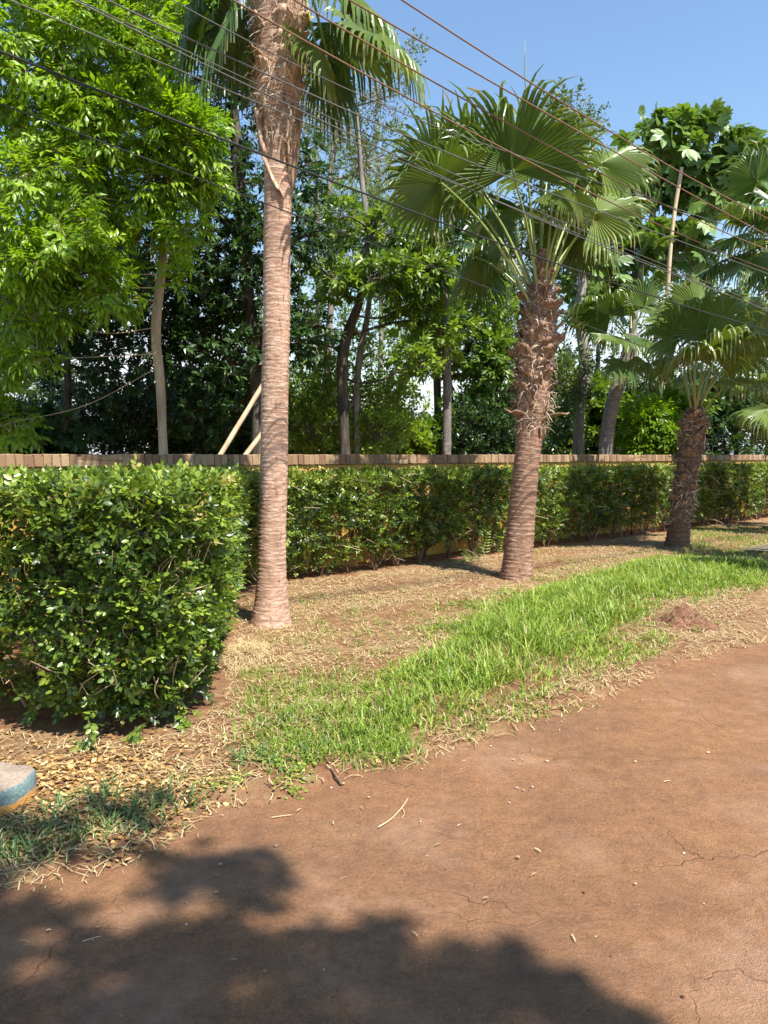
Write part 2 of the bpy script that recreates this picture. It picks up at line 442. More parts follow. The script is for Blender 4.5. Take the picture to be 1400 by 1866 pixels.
def ground_mat():
    m, n, l, b, out = new_mat('far_ground')
    v = mapping(n, l, (1, 1, 1))
    a = noise(n, l, .6, 6, .65, v)
    c = ramp(n, [(.35, (.09, .05, .025)), (.5, (.07, .09, .03)), (.65, (.14, .12, .05))], a.outputs['Fac'], l).outputs['Color']
    l.new(c, b.inputs['Base Color']); b.inputs['Roughness'].default_value = .95
    return m
def wall_mat():
    m, n, l, b, out = new_mat('yellow_wall_paint')
    v = mapping(n, l, (1, 1, 1))
    a = noise(n, l, 3, 6, .7, v); f = noise(n, l, 60, 3, .6, v)
    c = ramp(n, [(.3, (.38, .20, .045)), (.5, (.56, .33, .07)), (.7, (.62, .40, .10))], a.outputs['Fac'], l).outputs['Color']
    l.new(c, b.inputs['Base Color']); b.inputs['Roughness'].default_value = .9
    bump(n, l, f.outputs['Fac'], .3, .01, b)
    return m
def brick_mat():
    m, n, l, b, out = new_mat('coping_brick')
    v = mapping(n, l, (1, 1, 1), 'Object')
    oi = n.new('ShaderNodeObjectInfo')
    a = noise(n, l, 14, 5, .7, v); f = noise(n, l, 120, 3, .6, v)
    c = ramp(n, [(0, (.21, .115, .062)), (.35, (.29, .17, .09)), (.7, (.34, .22, .12)), (1, (.38, .27, .15))], oi.outputs['Random'], l).outputs['Color']
    c = mixc(n, l, ramp(n, [(.58, (0, 0, 0)), (.8, (1, 1, 1))], a.outputs['Fac'], l).outputs['Color'], c, (.15, .12, .09))
    c = mixc(n, l, .4, c, f.outputs['Fac'], 'OVERLAY')
    l.new(c, b.inputs['Base Color']); b.inputs['Roughness'].default_value = .92
    bump(n, l, f.outputs['Fac'], .5, .01, b)
    return m
def stub_mat():
    m, n, l, b, out = new_mat('worn_teal_paint')
    v = mapping(n, l, (1, 1, 1))
    a = noise(n, l, 9, 6, .7, v); f = noise(n, l, 70, 4, .7, v)
    teal = ramp(n, [(.3, (.07, .13, .135)), (.52, (.13, .20, .195)), (.68, (.27, .27, .23))], f.outputs['Fac'], l).outputs['Color']
    conc = ramp(n, [(.3, (.20, .14, .10)), (.7, (.36, .29, .22))], f.outputs['Fac'], l).outputs['Color']
    geo = n.new('ShaderNodeAttribute'); geo.attribute_name = 'tint'     # 0 bare concrete top, 1 painted side, 2 ochre foot
    gt = n.new('ShaderNodeMath'); gt.operation = 'MULTIPLY_ADD'; gt.inputs[1].default_value = 1.5; l.new(a.outputs['Fac'], gt.inputs[0])
    sub = n.new('ShaderNodeMath'); sub.operation = 'ADD'; l.new(geo.outputs['Fac'], gt.inputs[2]); l.new(gt.outputs['Value'], sub.inputs[0]); sub.inputs[1].default_value = -.72
    k1 = ramp(n, [(.42, (0, 0, 0)), (.55, (1, 1, 1))], sub.outputs['Value'], l)
    half = n.new('ShaderNodeMath'); half.operation = 'MULTIPLY'; half.inputs[1].default_value = .5; l.new(sub.outputs['Value'], half.inputs[0])
    k2 = ramp(n, [(.70, (0, 0, 0)), (.76, (1, 1, 1))], half.outputs['Value'], l)
    c = mixc(n, l, k1.outputs['Color'], conc, teal)
    c = mixc(n, l, k2.outputs['Color'], c, (.50, .24, .06))
    l.new(c, b.inputs['Base Color']); b.inputs['Roughness'].default_value = .85
    bump(n, l, f.outputs['Fac'], .6, .012, b)
    return m
M['road'], M['soil'], M['ground'], M['wall'], M['brick'], M['stub'] = road_mat(), soil_mat(), ground_mat(), wall_mat(), brick_mat(), stub_mat()

# ================================================================== ground, road, verge
from mathutils import Matrix
EDGE_PX = [(-700, 1760), (-250, 1690), (0, 1632), (130, 1604), (250, 1566), (330, 1510), (395, 1474), (545, 1452), (605, 1420),
           (760, 1396), (900, 1348), (1030, 1306), (1200, 1228), (1400, 1165), (1750, 1085)]
EDGE = np.array([gnd(*p)[:2] for p in EDGE_PX])
EDGE = np.vstack([[EDGE[0] + (EDGE[0] - EDGE[1]) * 3], EDGE, [EDGE[-1] + np.array([30, 26.])]])
def verge_s(x, y):
    """metres into the verge from the road's edge (negative on the road)"""
    p = np.stack([x, y], -1); best = np.full(x.shape, 1e9); sg = np.ones(x.shape)
    for a, b in zip(EDGE[:-1], EDGE[1:]):
        ab = b - a; t = np.clip(((p - a) @ ab) / (ab @ ab), 0, 1)
        q = p - (a + t[..., None] * ab); d = np.hypot(q[..., 0], q[..., 1])
        cr = ab[0] * (p[..., 1] - a[1]) - ab[1] * (p[..., 0] - a[0])
        m = d < best; best = np.where(m, d, best); sg = np.where(m, np.sign(cr), sg)
    return best * sg
def verge_z(x, y):
    s = verge_s(x, y) + .09 * wob2(x, y, 4.3, 2.0) + .045 * wob2(x, y, 15.0, 5.0)
    z = -.03 + .060 * sstep(-.10, .12, s) + .030 * sstep(.1, .9, s)
    return z + sstep(0, .3, s) * (.010 * wob2(x, y, 3.1, 1.0) + .006 * wob2(x, y, 11.0, 3.0) + .004 * wob2(x, y, 31.0, 8.0))

g = Geo()
for r0, r1, n in ((0, 30, 24), (30, 1500, 24)):
    pass
xs = np.r_[-1500, -300, -80, np.linspace(-30, 40, 30), 90, 300, 1500]
ys = np.r_[-1500, -300, -60, np.linspace(-20, 50, 30), 100, 300, 1500]
X, Y = np.meshgrid(xs, ys)
g.add(np.stack([X, Y, np.full_like(X, -.045)], -1), quadgrid(len(ys), len(xs)))
o = g.build('ground', M['ground']); o['kind'] = 'structure'

g = Geo()
xs = np.arange(-7, 26, .12); ys = np.arange(-8, 24, .12)
X, Y = np.meshgrid(xs, ys)
sv = verge_s(X.ravel(), Y.ravel()).reshape(X.shape)
Z = .004 * wob2(X, Y, 1.4) + .0015 * wob2(X, Y, 6.0, 3.0)
fq = quadgrid(len(ys), len(xs))
fq = fq[(sv.ravel()[fq] < .45).all(1)]
g.add(np.stack([X, Y, Z], -1), fq)
o = g.build('road', M['road'], smooth=True); o['kind'] = 'structure'

g = Geo()
for x0, x1, y0, y1, st in ((-3.2, 2.6, 1.9, 7.2, .035), (-7, 16, 1.5, 23, .11)):
    xs = np.arange(x0, x1, st); ys = np.arange(y0, y1, st)
    X, Y = np.meshgrid(xs, ys)
    sv = verge_s(X.ravel(), Y.ravel())
    Z = verge_z(X.ravel(), Y.ravel()).reshape(X.shape)
    if st > .1:    # the coarse sheet dips under the fine one
        inn = (X > -3.12) & (X < 2.5) & (Y > 1.98) & (Y < 7.12)
        Z = np.where(inn, Z - .05, Z)
    fq = quadgrid(len(ys), len(xs))
    fq = fq[(sv[fq] > -.35).all(1) & (sv[fq] < 9).all(1)]
    g.add(np.stack([X, Y, Z], -1), fq)
o = g.build('verge', M['soil'], smooth=True); o['kind'] = 'structure'

# ================================================================== garden wall with brick coping
HDIR = nrm(np.array([1.0, .9, 0])); HNRM = np.array([HDIR[1], -HDIR[0], 0])        # along the hedge, towards the road
H0 = np.array([-1.08, 8.9, 0])                                                    # a point of the back hedge's front
W0 = H0 - HNRM * .74                                                              # on the wall's road side face
def on_wall(px):        # distance along the wall where a sight line in plan meets it
    k = (px - CX) / F
    # W0x + t*hx = k*(W0y + t*hy)
    return (k * W0[1] - W0[0]) / (HDIR[0] - k * HDIR[1])
wall = thing('garden_wall', 'long yellow painted garden wall with brick coping running behind the hedges', 'wall', W0)
MW = Matrix(((HDIR[0], -HNRM[0], 0, W0[0]), (HDIR[1], -HNRM[1], 0, W0[1]), (0, 0, 1, 0), (0, 0, 0, 1)))
def boxv(x0, x1, y0, y1, z0, z1):
    V = np.array([(x, y, z) for z in (z0, z1) for y in (y0, y1) for x in (x0, x1)], float)
    Fq = np.array([(0, 2, 3, 1), (4, 5, 7, 6), (0, 1, 5, 4), (2, 6, 7, 3), (0, 4, 6, 2), (1, 3, 7, 5)])
    return V, Fq
def place(o, parent, Mx):
    o.matrix_basis = Mx
    attach(o, parent)
g = Geo(); V, Fq = boxv(-14, 34, .03, .23, -.1, 1.425); g.add(V, Fq)
o = bpy.data.objects.new('wall_face', g.mesh('wall_face', M['wall'])); COL.objects.link(o); place(o, wall, MW)
def brick_mesh(L, D, Hh, seed):
    r = np.random.default_rng(seed); b = .006
    V, Fq = boxv(-L / 2 + b, L / 2 - b, -D / 2, D / 2, b, Hh - b)
    V2, _ = boxv(-L / 2, L / 2, -D / 2 + b, D / 2 - b, b, Hh - b)
    V3, _ = boxv(-L / 2 + b, L / 2 - b, -D / 2 + b, D / 2 - b, 0, Hh)
    V, V2, V3 = (v + r.normal(0, .0022, v.shape) for v in (V, V2, V3))
    import bmesh
    bm = bmesh.new()
    for v in np.vstack([V, V2, V3]): bm.verts.new(v)
    bmesh.ops.convex_hull(bm, input=bm.verts)
    me = bpy.data.meshes.new('brick'); bm.to_mesh(me); bm.free()
    me.materials.append(M['brick'])
    return me
soldiers = [brick_mesh(.078, .25, .13, i) for i in range(5)]
flats = [brick_mesh(.225, .25, .062, 20 + i) for i in range(3)]
g = Geo()
V, Fq = boxv(-14, on_wall(-60), -.005, .255, 1.428, 1.553); g.add(V, Fq)
V, Fq = boxv(on_wall(1396), 34, -.005, .255, 1.428, 1.553); g.add(V, Fq)
V, Fq = boxv(on_wall(-60), on_wall(1396), .01, .24, 1.428, 1.538); g.add(V, Fq)   # mortar bed between bricks
o = bpy.data.objects.new('coping_bed', g.mesh('coping_bed', M['brick'])); COL.objects.link(o); place(o, wall, MW)
t, tend = on_wall(-58), on_wall(1395)
flat_zones = [(on_wall(136), on_wall(214)), (on_wall(693), on_wall(742)), (on_wall(765), on_wall(790)), (on_wall(1130), on_wall(1175))]
R_ = random.Random(3)
while t < tend:
    fz = any(a < t < b for a, b in flat_zones)
    if fz:
        for k in range(2):
            o = bpy.data.objects.new('brick', R_.choice(flats)); COL.objects.link(o)
            place(o, wall, MW @ Matrix.Translation((t + .113 + k * R_.uniform(-.03, .05), .125 - R_.uniform(0, .012), 1.432 + k * .066)) @ Matrix.Rotation(R_.uniform(-.02, .02), 4, 'Z'))
        t += .238
    else:
        o = bpy.data.objects.new('brick', R_.choice(soldiers)); COL.objects.link(o)
        place(o, wall, MW @ Matrix.Translation((t + .04, .125 - R_.uniform(-.004, .012), 1.432 + R_.uniform(-.004, .004))) @ Matrix.Rotation(R_.uniform(-.04, .04), 4, 'Y') @ Matrix.Rotation(R_.uniform(-.02, .02), 4, 'Z'))
        t += .078 + R_.uniform(.005, .011)

# ================================================================== hedges
def hedge_sprays(lf, n_leaf, L=1.0, seed=0):
    out = []; r = np.random.default_rng(seed)
    for v in range(5):
        s = Spray(); n = n_leaf + int(r.integers(-1, 2))
        bend = r.uniform(-.25, .25)
        for i in range(n):
            u = (i + .6) / n; p = (bend * u * u, u * L, .05 * math.sin(3 * u))
            sd = (-1) ** i; a = math.radians(r.uniform(38, 70))
            if i == n - 1: d = (bend, 1, r.uniform(-.3, .1))
            else: d = (sd * math.sin(a), math.cos(a), r.uniform(-.25, .2))
            z = (r.uniform(-.5, .5), r.uniform(-.3, .3), 1)
            s.leaf(lf, p, d, z, L * r.uniform(.42, .62) * (1 - .25 * abs(u - .5)), r.uniform(-.14, .14))
        s.stem((0, -.25, 0), (bend * .8, L * .95, 0), .022)
        out.append(s.done())
    return out
HS6 = hedge_sprays(leaf6(.29, .05, .07), 6, seed=1)
HS4 = hedge_sprays(leaf4(.30, .05, .07), 6, seed=2)
def hedge_leaves(g, P, Nrm, dens_sc, size, hole=.38, seed=0, sprays=HS6, inner=.3, holef=3.2, objs=None):
    """shell of sprays on surface points P with outward normals"""
    n = len(P)
    dep = np.abs(rng.normal(0, .5, n)) ** 1.5 * inner
    lump = .05 * wob(P, 3.5, seed) + .03 * wob(P, 9.0, seed + 3)
    Q = P + Nrm * (lump - dep)[:, None] + rng.normal(0, .015, (n, 3))
    keep = wob(Q, holef, seed + 7) * .6 + wob(Q, holef * 2.3, seed + 11) * .5 < hole + rng.normal(0, .12, n)
    keep |= dep > inner * .7
    Q, Nn, dep = Q[keep], Nrm[keep], dep[keep]; n = len(Q)
    Yd = nrm(Nn * .55 + np.array([0, 0, .35]) + rng.normal(0, .55, (n, 3)))
    Zd = nrm(Nn * .6 + np.array([0, 0, .7]) + rng.normal(0, .35, (n, 3)))
    tint = .40 + .14 * wob(Q, 2.0, seed + 20) + rng.normal(0, .19, n) + .20 * sstep(1.0, 1.36, Q[:, 2])  # tint rises near the top: sunlight painted into the leaf colour
    dry = rng.random(n) < .006 + .12 * (wob(Q, 1.7, seed + 31) > .72)
    tint = np.where(dry, 1.0, np.clip(tint, 0, .84))
    sc = size * rng.uniform(.7, 1.25, n)
    if objs:
        near = np.nonzero(dep < .06)[0]; near = rng.permutation(near)[:objs[1]]
        scatter_objects(objs[0], 'leaf_sprig', sprays, objs[2], M['hedge'], Q[near], Yd[near], Zd[near], sc[near] * 1.1, tint[near])
        m = np.ones(n, bool); m[near] = False
        Q, Yd, Zd, sc, tint = Q[m], Yd[m], Zd[m], sc[m], tint[m]
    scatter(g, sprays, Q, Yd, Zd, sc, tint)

# --- front clipped hedge block at the left
FP = np.array([gnd(455, 1075)[:2] + (-.06, .0), gnd(402, 1300)[:2], gnd(350, 1352)[:2], gnd(255, 1378)[:2] , gnd(120, 1370)[:2], gnd(-60, 1345)[:2], (-5.2, 5.0)])
HTOP1 = 1.385
hedge1 = thing('clipped_hedge', 'near clipped box hedge of small glossy leaves left of the tall palm', 'hedge', (-1.6, 4.9, 0))
g = Geo()
tot = 0
for si, (a, b) in enumerate(zip(FP[:-1], FP[1:])):
    d = b - a; L = np.hypot(*d); nn = np.array([-d[1], d[0], 0]) / L
    if nn[:2] @ (np.array([-3.0, 7.0]) - a) > 0: nn = -nn
    far = .55 if L > 2.2 else 1.0
    n = int(L * 1.35 * 1850 * far)
    u = rng.random(n); zz = .12 + (HTOP1 - .12) * rng.random(n) ** .92
    P = np.stack([a[0] + d[0] * u, a[1] + d[1] * u, zz], -1)
    low = .09 * (wob(P, 2.2, 4) + .3)
    P[:, 2] = np.where(zz < .5, zz + low * (1 - (zz - .2) / .3), zz)
    P[:, :2] -= nn[:2] * (.16 * sstep(.55, .15, P[:, 2]) + .06 * sstep(1.3, 1.45, P[:, 2]))[:, None]
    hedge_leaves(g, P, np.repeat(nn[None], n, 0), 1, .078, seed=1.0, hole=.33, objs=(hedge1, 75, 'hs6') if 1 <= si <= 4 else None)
# top
def in_poly(P, poly):
    x, y = P[:, 0], P[:, 1]; r = np.zeros(len(P), bool); j = len(poly) - 1
    for i in range(len(poly)):
        xi, yi, xj, yj = *poly[i], *poly[j]
        c = ((yi > y) != (yj > y)) & (x < (xj - xi) * (y - yi) / (yj - yi + 1e-12) + xi); r ^= c; j = i
    return r
TP = np.vstack([FP, [(-6.0, 6.5)], [(-3.4, 6.9)], [FP[0] + (-.5, .1)]])
P = np.stack([rng.uniform(-5.5, -.7, 30000), rng.uniform(3.3, 8.8, 30000)], -1)
P = P[in_poly(P, TP)]
P = P[rng.random(len(P)) < np.clip(1.6 - .17 * P[:, 1] + .0 * P[:, 0], .3, 1)]
P3 = np.stack([P[:, 0], P[:, 1], HTOP1 - .01 - .022 * np.clip(P[:, 1] - 4.6, 0, 4) + .03 * wob2(P[:, 0], P[:, 1], 2.5)], -1)
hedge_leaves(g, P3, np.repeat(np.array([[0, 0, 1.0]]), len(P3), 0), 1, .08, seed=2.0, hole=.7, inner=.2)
# shoots hanging low at the front and sticking out of the top
for px, py, k in ((160, 1385, 14), (250, 1372, 8), (330, 1345, 8), (60, 1330, 6)):
    c = gnd(px, py) + np.array([0, 0, .10]); n = k
    Q = c + rng.normal(0, .035, (n, 3)) * np.array([1, 1, 1.6])
    scatter(g, HS6, Q, nrm(np.array([.1, -.6, -.5]) + rng.normal(0, .35, (n, 3))), nrm(np.array([0, -.6, .8]) + rng.normal(0, .2, (n, 3))), .075 * rng.uniform(.7, 1.2, n), np.full(n, .5))
g.build('foliage', M['hedge'], hedge1, kind='stuff')
g = Geo()
for i in range(34):
    k = rng.integers(0, len(FP) - 2); u = rng.random(); p = FP[k] * (1 - u) + FP[k + 1] * u
    c = np.array([-2.6, 5.9]); dd = nrm(c - p); b0 = np.r_[p + dd * rng.uniform(.45, .9), 0.0]
    b1 = b0 + np.r_[rng.normal(0, .12, 2), rng.uniform(.3, .6)]
    b2 = np.r_[p + dd * rng.uniform(.1, .3) + rng.normal(0, .1, 2), rng.uniform(.5, 1.3)]
    tube(g, crom([b0, b1, b2], 8), np.linspace(.010, .003, 8), 5, rng.random() * .4)
for i in range(150):     # bare twig ends showing among the leaves
    k = rng.integers(0, 5); u = rng.random(); p = FP[k] * (1 - u) + FP[k + 1] * u
    nn = nrm(p - np.array([-2.6, 6.5])); z = rng.uniform(.35, 1.36)
    a = np.r_[p - nn * .10, z - .12]; b = np.r_[p + nn * rng.uniform(.0, .05), z] + rng.normal(0, .05, 3)
    tube(g, crom([a, (a + b) / 2 + rng.normal(0, .02, 3), b], 5), np.linspace(.004, .0022, 5), 4, rng.uniform(.5, 1))
g.build('twigs', M['bark_pale'], hedge1, kind='stuff')

# --- long back hedge along the wall
HTOP2 = 1.285
hedge2 = thing('wall_hedge', 'long clipped hedge with bare lower stems growing against the yellow wall', 'hedge', H0 + HDIR * 3)
g = Geo()
def along(t, off=0.0, z=0.0):
    t = np.asarray(t, float); return H0 + t[..., None] * HDIR + HNRM * np.asarray(off)[..., None] + np.array([0, 0, 1.0]) * np.asarray(z)[..., None]
n = 21000
tt = -2.6 + 21 * rng.random(n) ** 1.35
zz = .16 + (HTOP2 - .16) * rng.random(n) ** .8
P = along(tt, np.full(n, -.02) - .14 * sstep(.6, .1, zz), zz)
P[:, 2] = np.where(zz < .55, zz + .12 * (wob(P, 1.9, 9) + .4) * (1 - (zz - .16) / .39), zz)
sz = .078 * (1 + .022 * np.clip(tt, 0, 20))
keepm = np.ones(n, bool)
for tc, zc, rt, rz in ((1.55, 1.12, .42, .13), (2.35, 1.08, .3, .10), (.9, .55, .25, .12), (4.2, .5, .5, .1)):      # thin spots where the wall shows
    keepm &= ~(((tt - tc) / rt) ** 2 + ((zz - zc) / rz) ** 2 < rng.uniform(.6, 1.1, n))
P = P[keepm]
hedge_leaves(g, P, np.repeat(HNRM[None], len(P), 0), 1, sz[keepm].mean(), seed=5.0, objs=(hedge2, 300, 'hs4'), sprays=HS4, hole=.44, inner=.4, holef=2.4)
n = 9500
tt = -2.6 + 21 * rng.random(n) ** 1.35
P = along(tt, rng.uniform(-.66, .0, n), np.full(n, HTOP2))
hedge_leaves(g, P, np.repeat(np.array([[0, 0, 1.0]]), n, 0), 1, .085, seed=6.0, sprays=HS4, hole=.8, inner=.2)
g.build('foliage', M['hedge'], hedge2, kind='stuff')
for i, t in enumerate(np.arange(-1.2, 17, .38)):
    t = t + rng.uniform(-.12, .12); g = Geo(); off = rng.uniform(-.45, -.12)
    b0 = along(np.array(t), off, 0.0)
    for k in range(3):
        e = along(np.array(t + rng.normal(0, .22)), off + rng.normal(0, .08), rng.uniform(.6, 1.2))
        m = (b0 + e) / 2 + rng.normal(0, .05, 3)
        tube(g, crom([b0 + rng.normal(0, .02, 3) * (1, 1, 0), m, e], 8), np.linspace(.018, .006, 8), 5, rng.random())
    g.build('stem', M['stem'], hedge2, smooth=True)
g = Geo()
for i in range(420):
    t = rng.uniform(-1.2, 15); z = rng.uniform(.15, 1.4)
    a = along(np.array(t), rng.uniform(-.3, -.1), z); b = a + HNRM * rng.uniform(.05, .28) + rng.normal(0, .12, 3)
    tube(g, crom([a, (a + b) / 2 + rng.normal(0, .03, 3), b], 5), np.linspace(.0055, .003, 5), 4, rng.random())
g.build('twigs', M['bark_pale'], hedge2, kind='stuff')

# ================================================================== palms
def fan_blade(g, hub, Yd, Zd, R, nseg=44, A=130, fold=.16, droop=1.2, tint=.45, ragged=.12, seed=0, joined=.5):
    r = np.random.default_rng(seed)
    B = basis(np.array([Yd]), np.array([Zd]))[0]
    A = math.radians(A); dth = 2 * A / nseg
    def surf(th, rad):
        x, y = np.sin(th) * rad, np.cos(th) * rad
        z = -fold * np.abs(x) - .10 * rad * rad / R + .03 * R * np.sin(3 * th)
        return np.stack([x, y, z], -1)
    jn = joined
    for k in range(nseg):
        joined = jn * (1 + .13 * math.sin(k * .9 + seed) + r.normal(0, .10)); st = np.array([.02, .3, joined])
        th = -A + (k + .5) * dth
        Rk = R * (1 - .22 * (abs(th) / A) ** 2) * (1 - r.random() * ragged)
        rows = []
        for s in st:
            rad = s * R; hw = .5 * dth
            e0, c, e1 = surf(th - hw, rad), surf(th, rad), surf(th + hw, rad)
            pl = .012 * s * R * 2
            rows += [e0 - (0, 0, pl), c + (0, 0, pl), e1 - (0, 0, pl)]
        W = np.array(rows) @ B.T + hub
        c0, c1 = W[4], W[7]
        d = nrm(c1 - c0); side = nrm(W[8] - W[6]); hw = np.linalg.norm(W[8] - W[6]) / 2
        up = np.cross(side, d)
        L = Rk - joined * R; p = c1.copy(); pts = [W]
        dr = droop * r.uniform(.5, 1.9); ns = 4
        if r.random() < .3: dr *= 2.4
        tw = r.normal(0, .15)
        for j in range(ns):
            u = (j + 1) / ns
            d = nrm(d + np.array([0, 0, -1.0]) * dr * u * .55 + side * tw * .3)
            p = p + d * L / ns
            w = hw * (1 - u) ** .7 * .95 + .0012
            pts.append(np.array([p - side * w - up * .004, p + up * .006, p + side * w - up * .004]))
        V = np.vstack(pts)
        tt = np.full(len(V), tint + r.normal(0, .05)); tt[-6:] += r.uniform(0, .28)
        if r.random() < .06: tt[-9:] = .97
        g.add(V, quadgrid(len(V) // 3, 3), np.clip(tt, 0, 1))
def palm_frond(palm, origin, hub, Yd, Zd, R, seed, tint=.45, droop=1.2, fold=.16, A=130, nseg=44, pet_t=.35, pw=.016, joined=.5):
    g = Geo(); fan_blade(g, hub, nrm(Yd), nrm(Zd), R, nseg=nseg, A=A, fold=fold, droop=droop, tint=tint, seed=seed, joined=joined)
    fr = g.build('frond', M['frond'], palm)
    g = Geo()
    origin = np.asarray(origin, float); hub = np.asarray(hub, float)
    dist = np.linalg.norm(hub - origin)
    mid = (origin + hub) / 2 + np.array([0, 0, .10 * dist])
    Pt = crom([origin, mid, hub, hub + nrm(Yd) * R * .22], 14)
    tube(g, Pt, np.linspace(pw * 1.35, pw * .55, 14), 6, np.linspace(pet_t + .35, pet_t, 14).repeat(6).tolist() + [pet_t, pet_t])
    g.build('petiole', M['petiole'], fr, smooth=True)
    return fr
def px_frond(palm, origin, d0, spec, seed):
    """frond measured in the photo: hub pixel, depth offset, outward direction, upper side, radius"""
    (px, py, dd), dirv, up, R = spec[:4]; kw = spec[4] if len(spec) > 4 else {}
    hub = at(px, py, d0 + dd)
    return palm_frond(palm, origin, hub, np.array([dirv[0], dirv[1], dirv[2]], float), np.array(up, float), R, seed, **kw)
def random_fronds(palm, origin, n, plen, R, seed, el=(-35, 75), az0=0.0, skip=None, **kw):
    r = np.random.default_rng(seed)
    for i in range(n):
        az = az0 + i * 2.399963; e = math.radians(el[1] + (el[0] - el[1]) * ((i + .5) / n))
        if skip and skip(az % (2 * math.pi)): continue
        h = np.array([math.cos(az), math.sin(az), 0]); d = h * math.cos(e) + np.array([0, 0, math.sin(e)])
        L = plen * r.uniform(.8, 1.15)
        hub = origin + d * L - np.array([0, 0, .12 * L])
        Yd = nrm(d + np.array([0, 0, -.35])); Zd = nrm(np.array([0, 0, 1.0]) - h * .25 + h * max(0, math.sin(e)) * -.8)
        palm_frond(palm, origin, hub, Yd, Zd, R * r.uniform(.85, 1.1), seed * 100 + i, tint=kw.get('tint', .4) + r.normal(0, .06), droop=kw.get('droop', 1.2), pw=kw.get('pw', .016), nseg=kw.get('nseg', 36))
def ring_disp(sp, amp, seed):
    r = np.random.default_rng(seed); ph = r.uniform(0, 6, 4)
    edges = np.cumsum(r.uniform(.55, 1.45, 400) * sp)
    def f(s, th):
        u = s + .05 + .007 * np.sin(th + ph[0] + 2 * np.sin(s * 2.1)) + .004 * np.sin(3 * th + ph[1] + s * 9) + .0025 * np.sin(9 * th + 23 * s) + 0 * th
        i = np.clip(np.searchsorted(edges, u.ravel()).reshape(u.shape), 1, 399)
        k = (u - edges[i - 1]) / (edges[i] - edges[i - 1])
        hsh = np.sin(i * 12.9898 + np.floor((th + i) * 1.6) * 78.233) * 43758.5453; hsh = hsh - np.floor(hsh)
        lip = k ** 5 * (.35 + .9 * hsh)
        f.lip = np.clip(.38 + .62 * lip + .10 * np.sin(5 * th + 3 * s + ph[2]) * np.sin(2.3 * s + ph[3]) - .25 * (k < .12), 0, 1)
        return amp * lip + amp * .35 * k + .0025 * np.sin(3 * th + s * 5)
    return f
def boot_mesh(seed, w=.15, h=.20, flare=.10, rag=.03, curl=0.0, mat='boot'):
    """old leaf base: a curved tapering plate, origin at its foot, +Z up, +Y outward"""
    r = np.random.default_rng(seed); nu, nv = 7, 6; rows_o, rows_i = [], []
    for j in range(nv):
        v = j / (nv - 1)
        hw = w / 2 * (1 - .38 * v ** 1.4)
        for i in range(nu):
            u = -1 + 2 * i / (nu - 1)
            x = u * hw + .008 * math.sin(9 * v + seed)
            y = flare * v ** 1.6 * (1 - .25 * u * u) - .045 * u * u * (1 - v * .5) + curl * v * v * u
            z = h * v * (1 - .12 * u * u) + (r.uniform(-rag, rag) if j == nv - 1 else 0) + r.normal(0, .003)
            rows_o.append((x, y + .006, z)); rows_i.append((x * .96, y - .008, z))
    g = Geo(); n = nu * nv; q = quadgrid(nv, nu)
    V = np.array(rows_o + rows_i)
    rim = [i for i in range(nu)] + [j * nu + nu - 1 for j in range(1, nv)] + [n - 2 - i for i in range(nu - 1)] + [j * nu for j in range(nv - 2, 0, -1)]
    rq = np.array([(rim[k], rim[(k + 1) % len(rim)], rim[(k + 1) % len(rim)] + n, rim[k] + n) for k in range(len(rim))])
    t = np.repeat(np.linspace(.25, .95, nv), nu)
    g.add(V, [q, q[:, ::-1] + n, rq[:, ::-1]], np.r_[t, t * .6])
    return g.mesh('leaf_boot', M[mat], smooth=True)
BOOTS = [boot_mesh(i, w=.17 + .03 * (i % 3), h=.15 + .02 * (i % 4), flare=.035 + .02 * (i % 3), rag=.03, curl=.03 * (-1) ** i) for i in range(6)]
BOOTS_B = [boot_mesh(i, w=.18 + .03 * (i % 3), h=.15 + .02 * (i % 4), flare=.05 + .03 * (i % 3), rag=.035, curl=.03 * (-1) ** i, mat='boot_brown') for i in range(6)]
BOOTS_LONG_B = [boot_mesh(30 + i, w=.19, h=.30 + .06 * i, flare=.10 + .03 * i, rag=.06, mat='boot_brown') for i in range(3)]
BOOTS_LONG = [boot_mesh(30 + i, w=.17, h=.34 + .08 * i, flare=.06 + .03 * i, rag=.06) for i in range(3)]
def path_frame(P, s):
    L = np.r_[0, np.cumsum(np.linalg.norm(np.diff(P, axis=0), axis=1))]
    return np.array([np.interp(s, L, P[:, k]) for k in range(3)]), L[-1]
def add_boots(palm, P, z0, z1, rad, n, meshes, seed, tilt=(-.05, .25), sc=1.0, az_bias=None, down=False):
    r = random.Random(seed)
    for i in range(n):
        z = z0 + (z1 - z0) * (i + r.uniform(-.3, .3)) / n
        j = int(np.argmin(np.abs(P[:, 2] - z))); c = P[j].copy(); c[2] = z
        az = i * 2.39996 + r.uniform(-.3, .3) if az_bias is None else az_bias[i % len(az_bias)]
        rr = rad(z) if callable(rad) else rad
        h = Vector((math.cos(az), math.sin(az), 0))
        o = bpy.data.objects.new('leaf_boot', r.choice(meshes)); COL.objects.link(o)
        k = sc * r.uniform(.8, 1.2)
        Mx = Matrix.Translation(Vector(c) + h * (rr - .015)) @ Matrix.Rotation(az - math.pi / 2, 4, 'Z') @ Matrix.Rotation(-r.uniform(*tilt) + (math.pi if down else 0), 4, 'X') @ Matrix.Rotation(r.uniform(-.25, .25), 4, 'Y') @ Matrix.Diagonal((k, k, k, 1))
        place(o, palm, Mx)
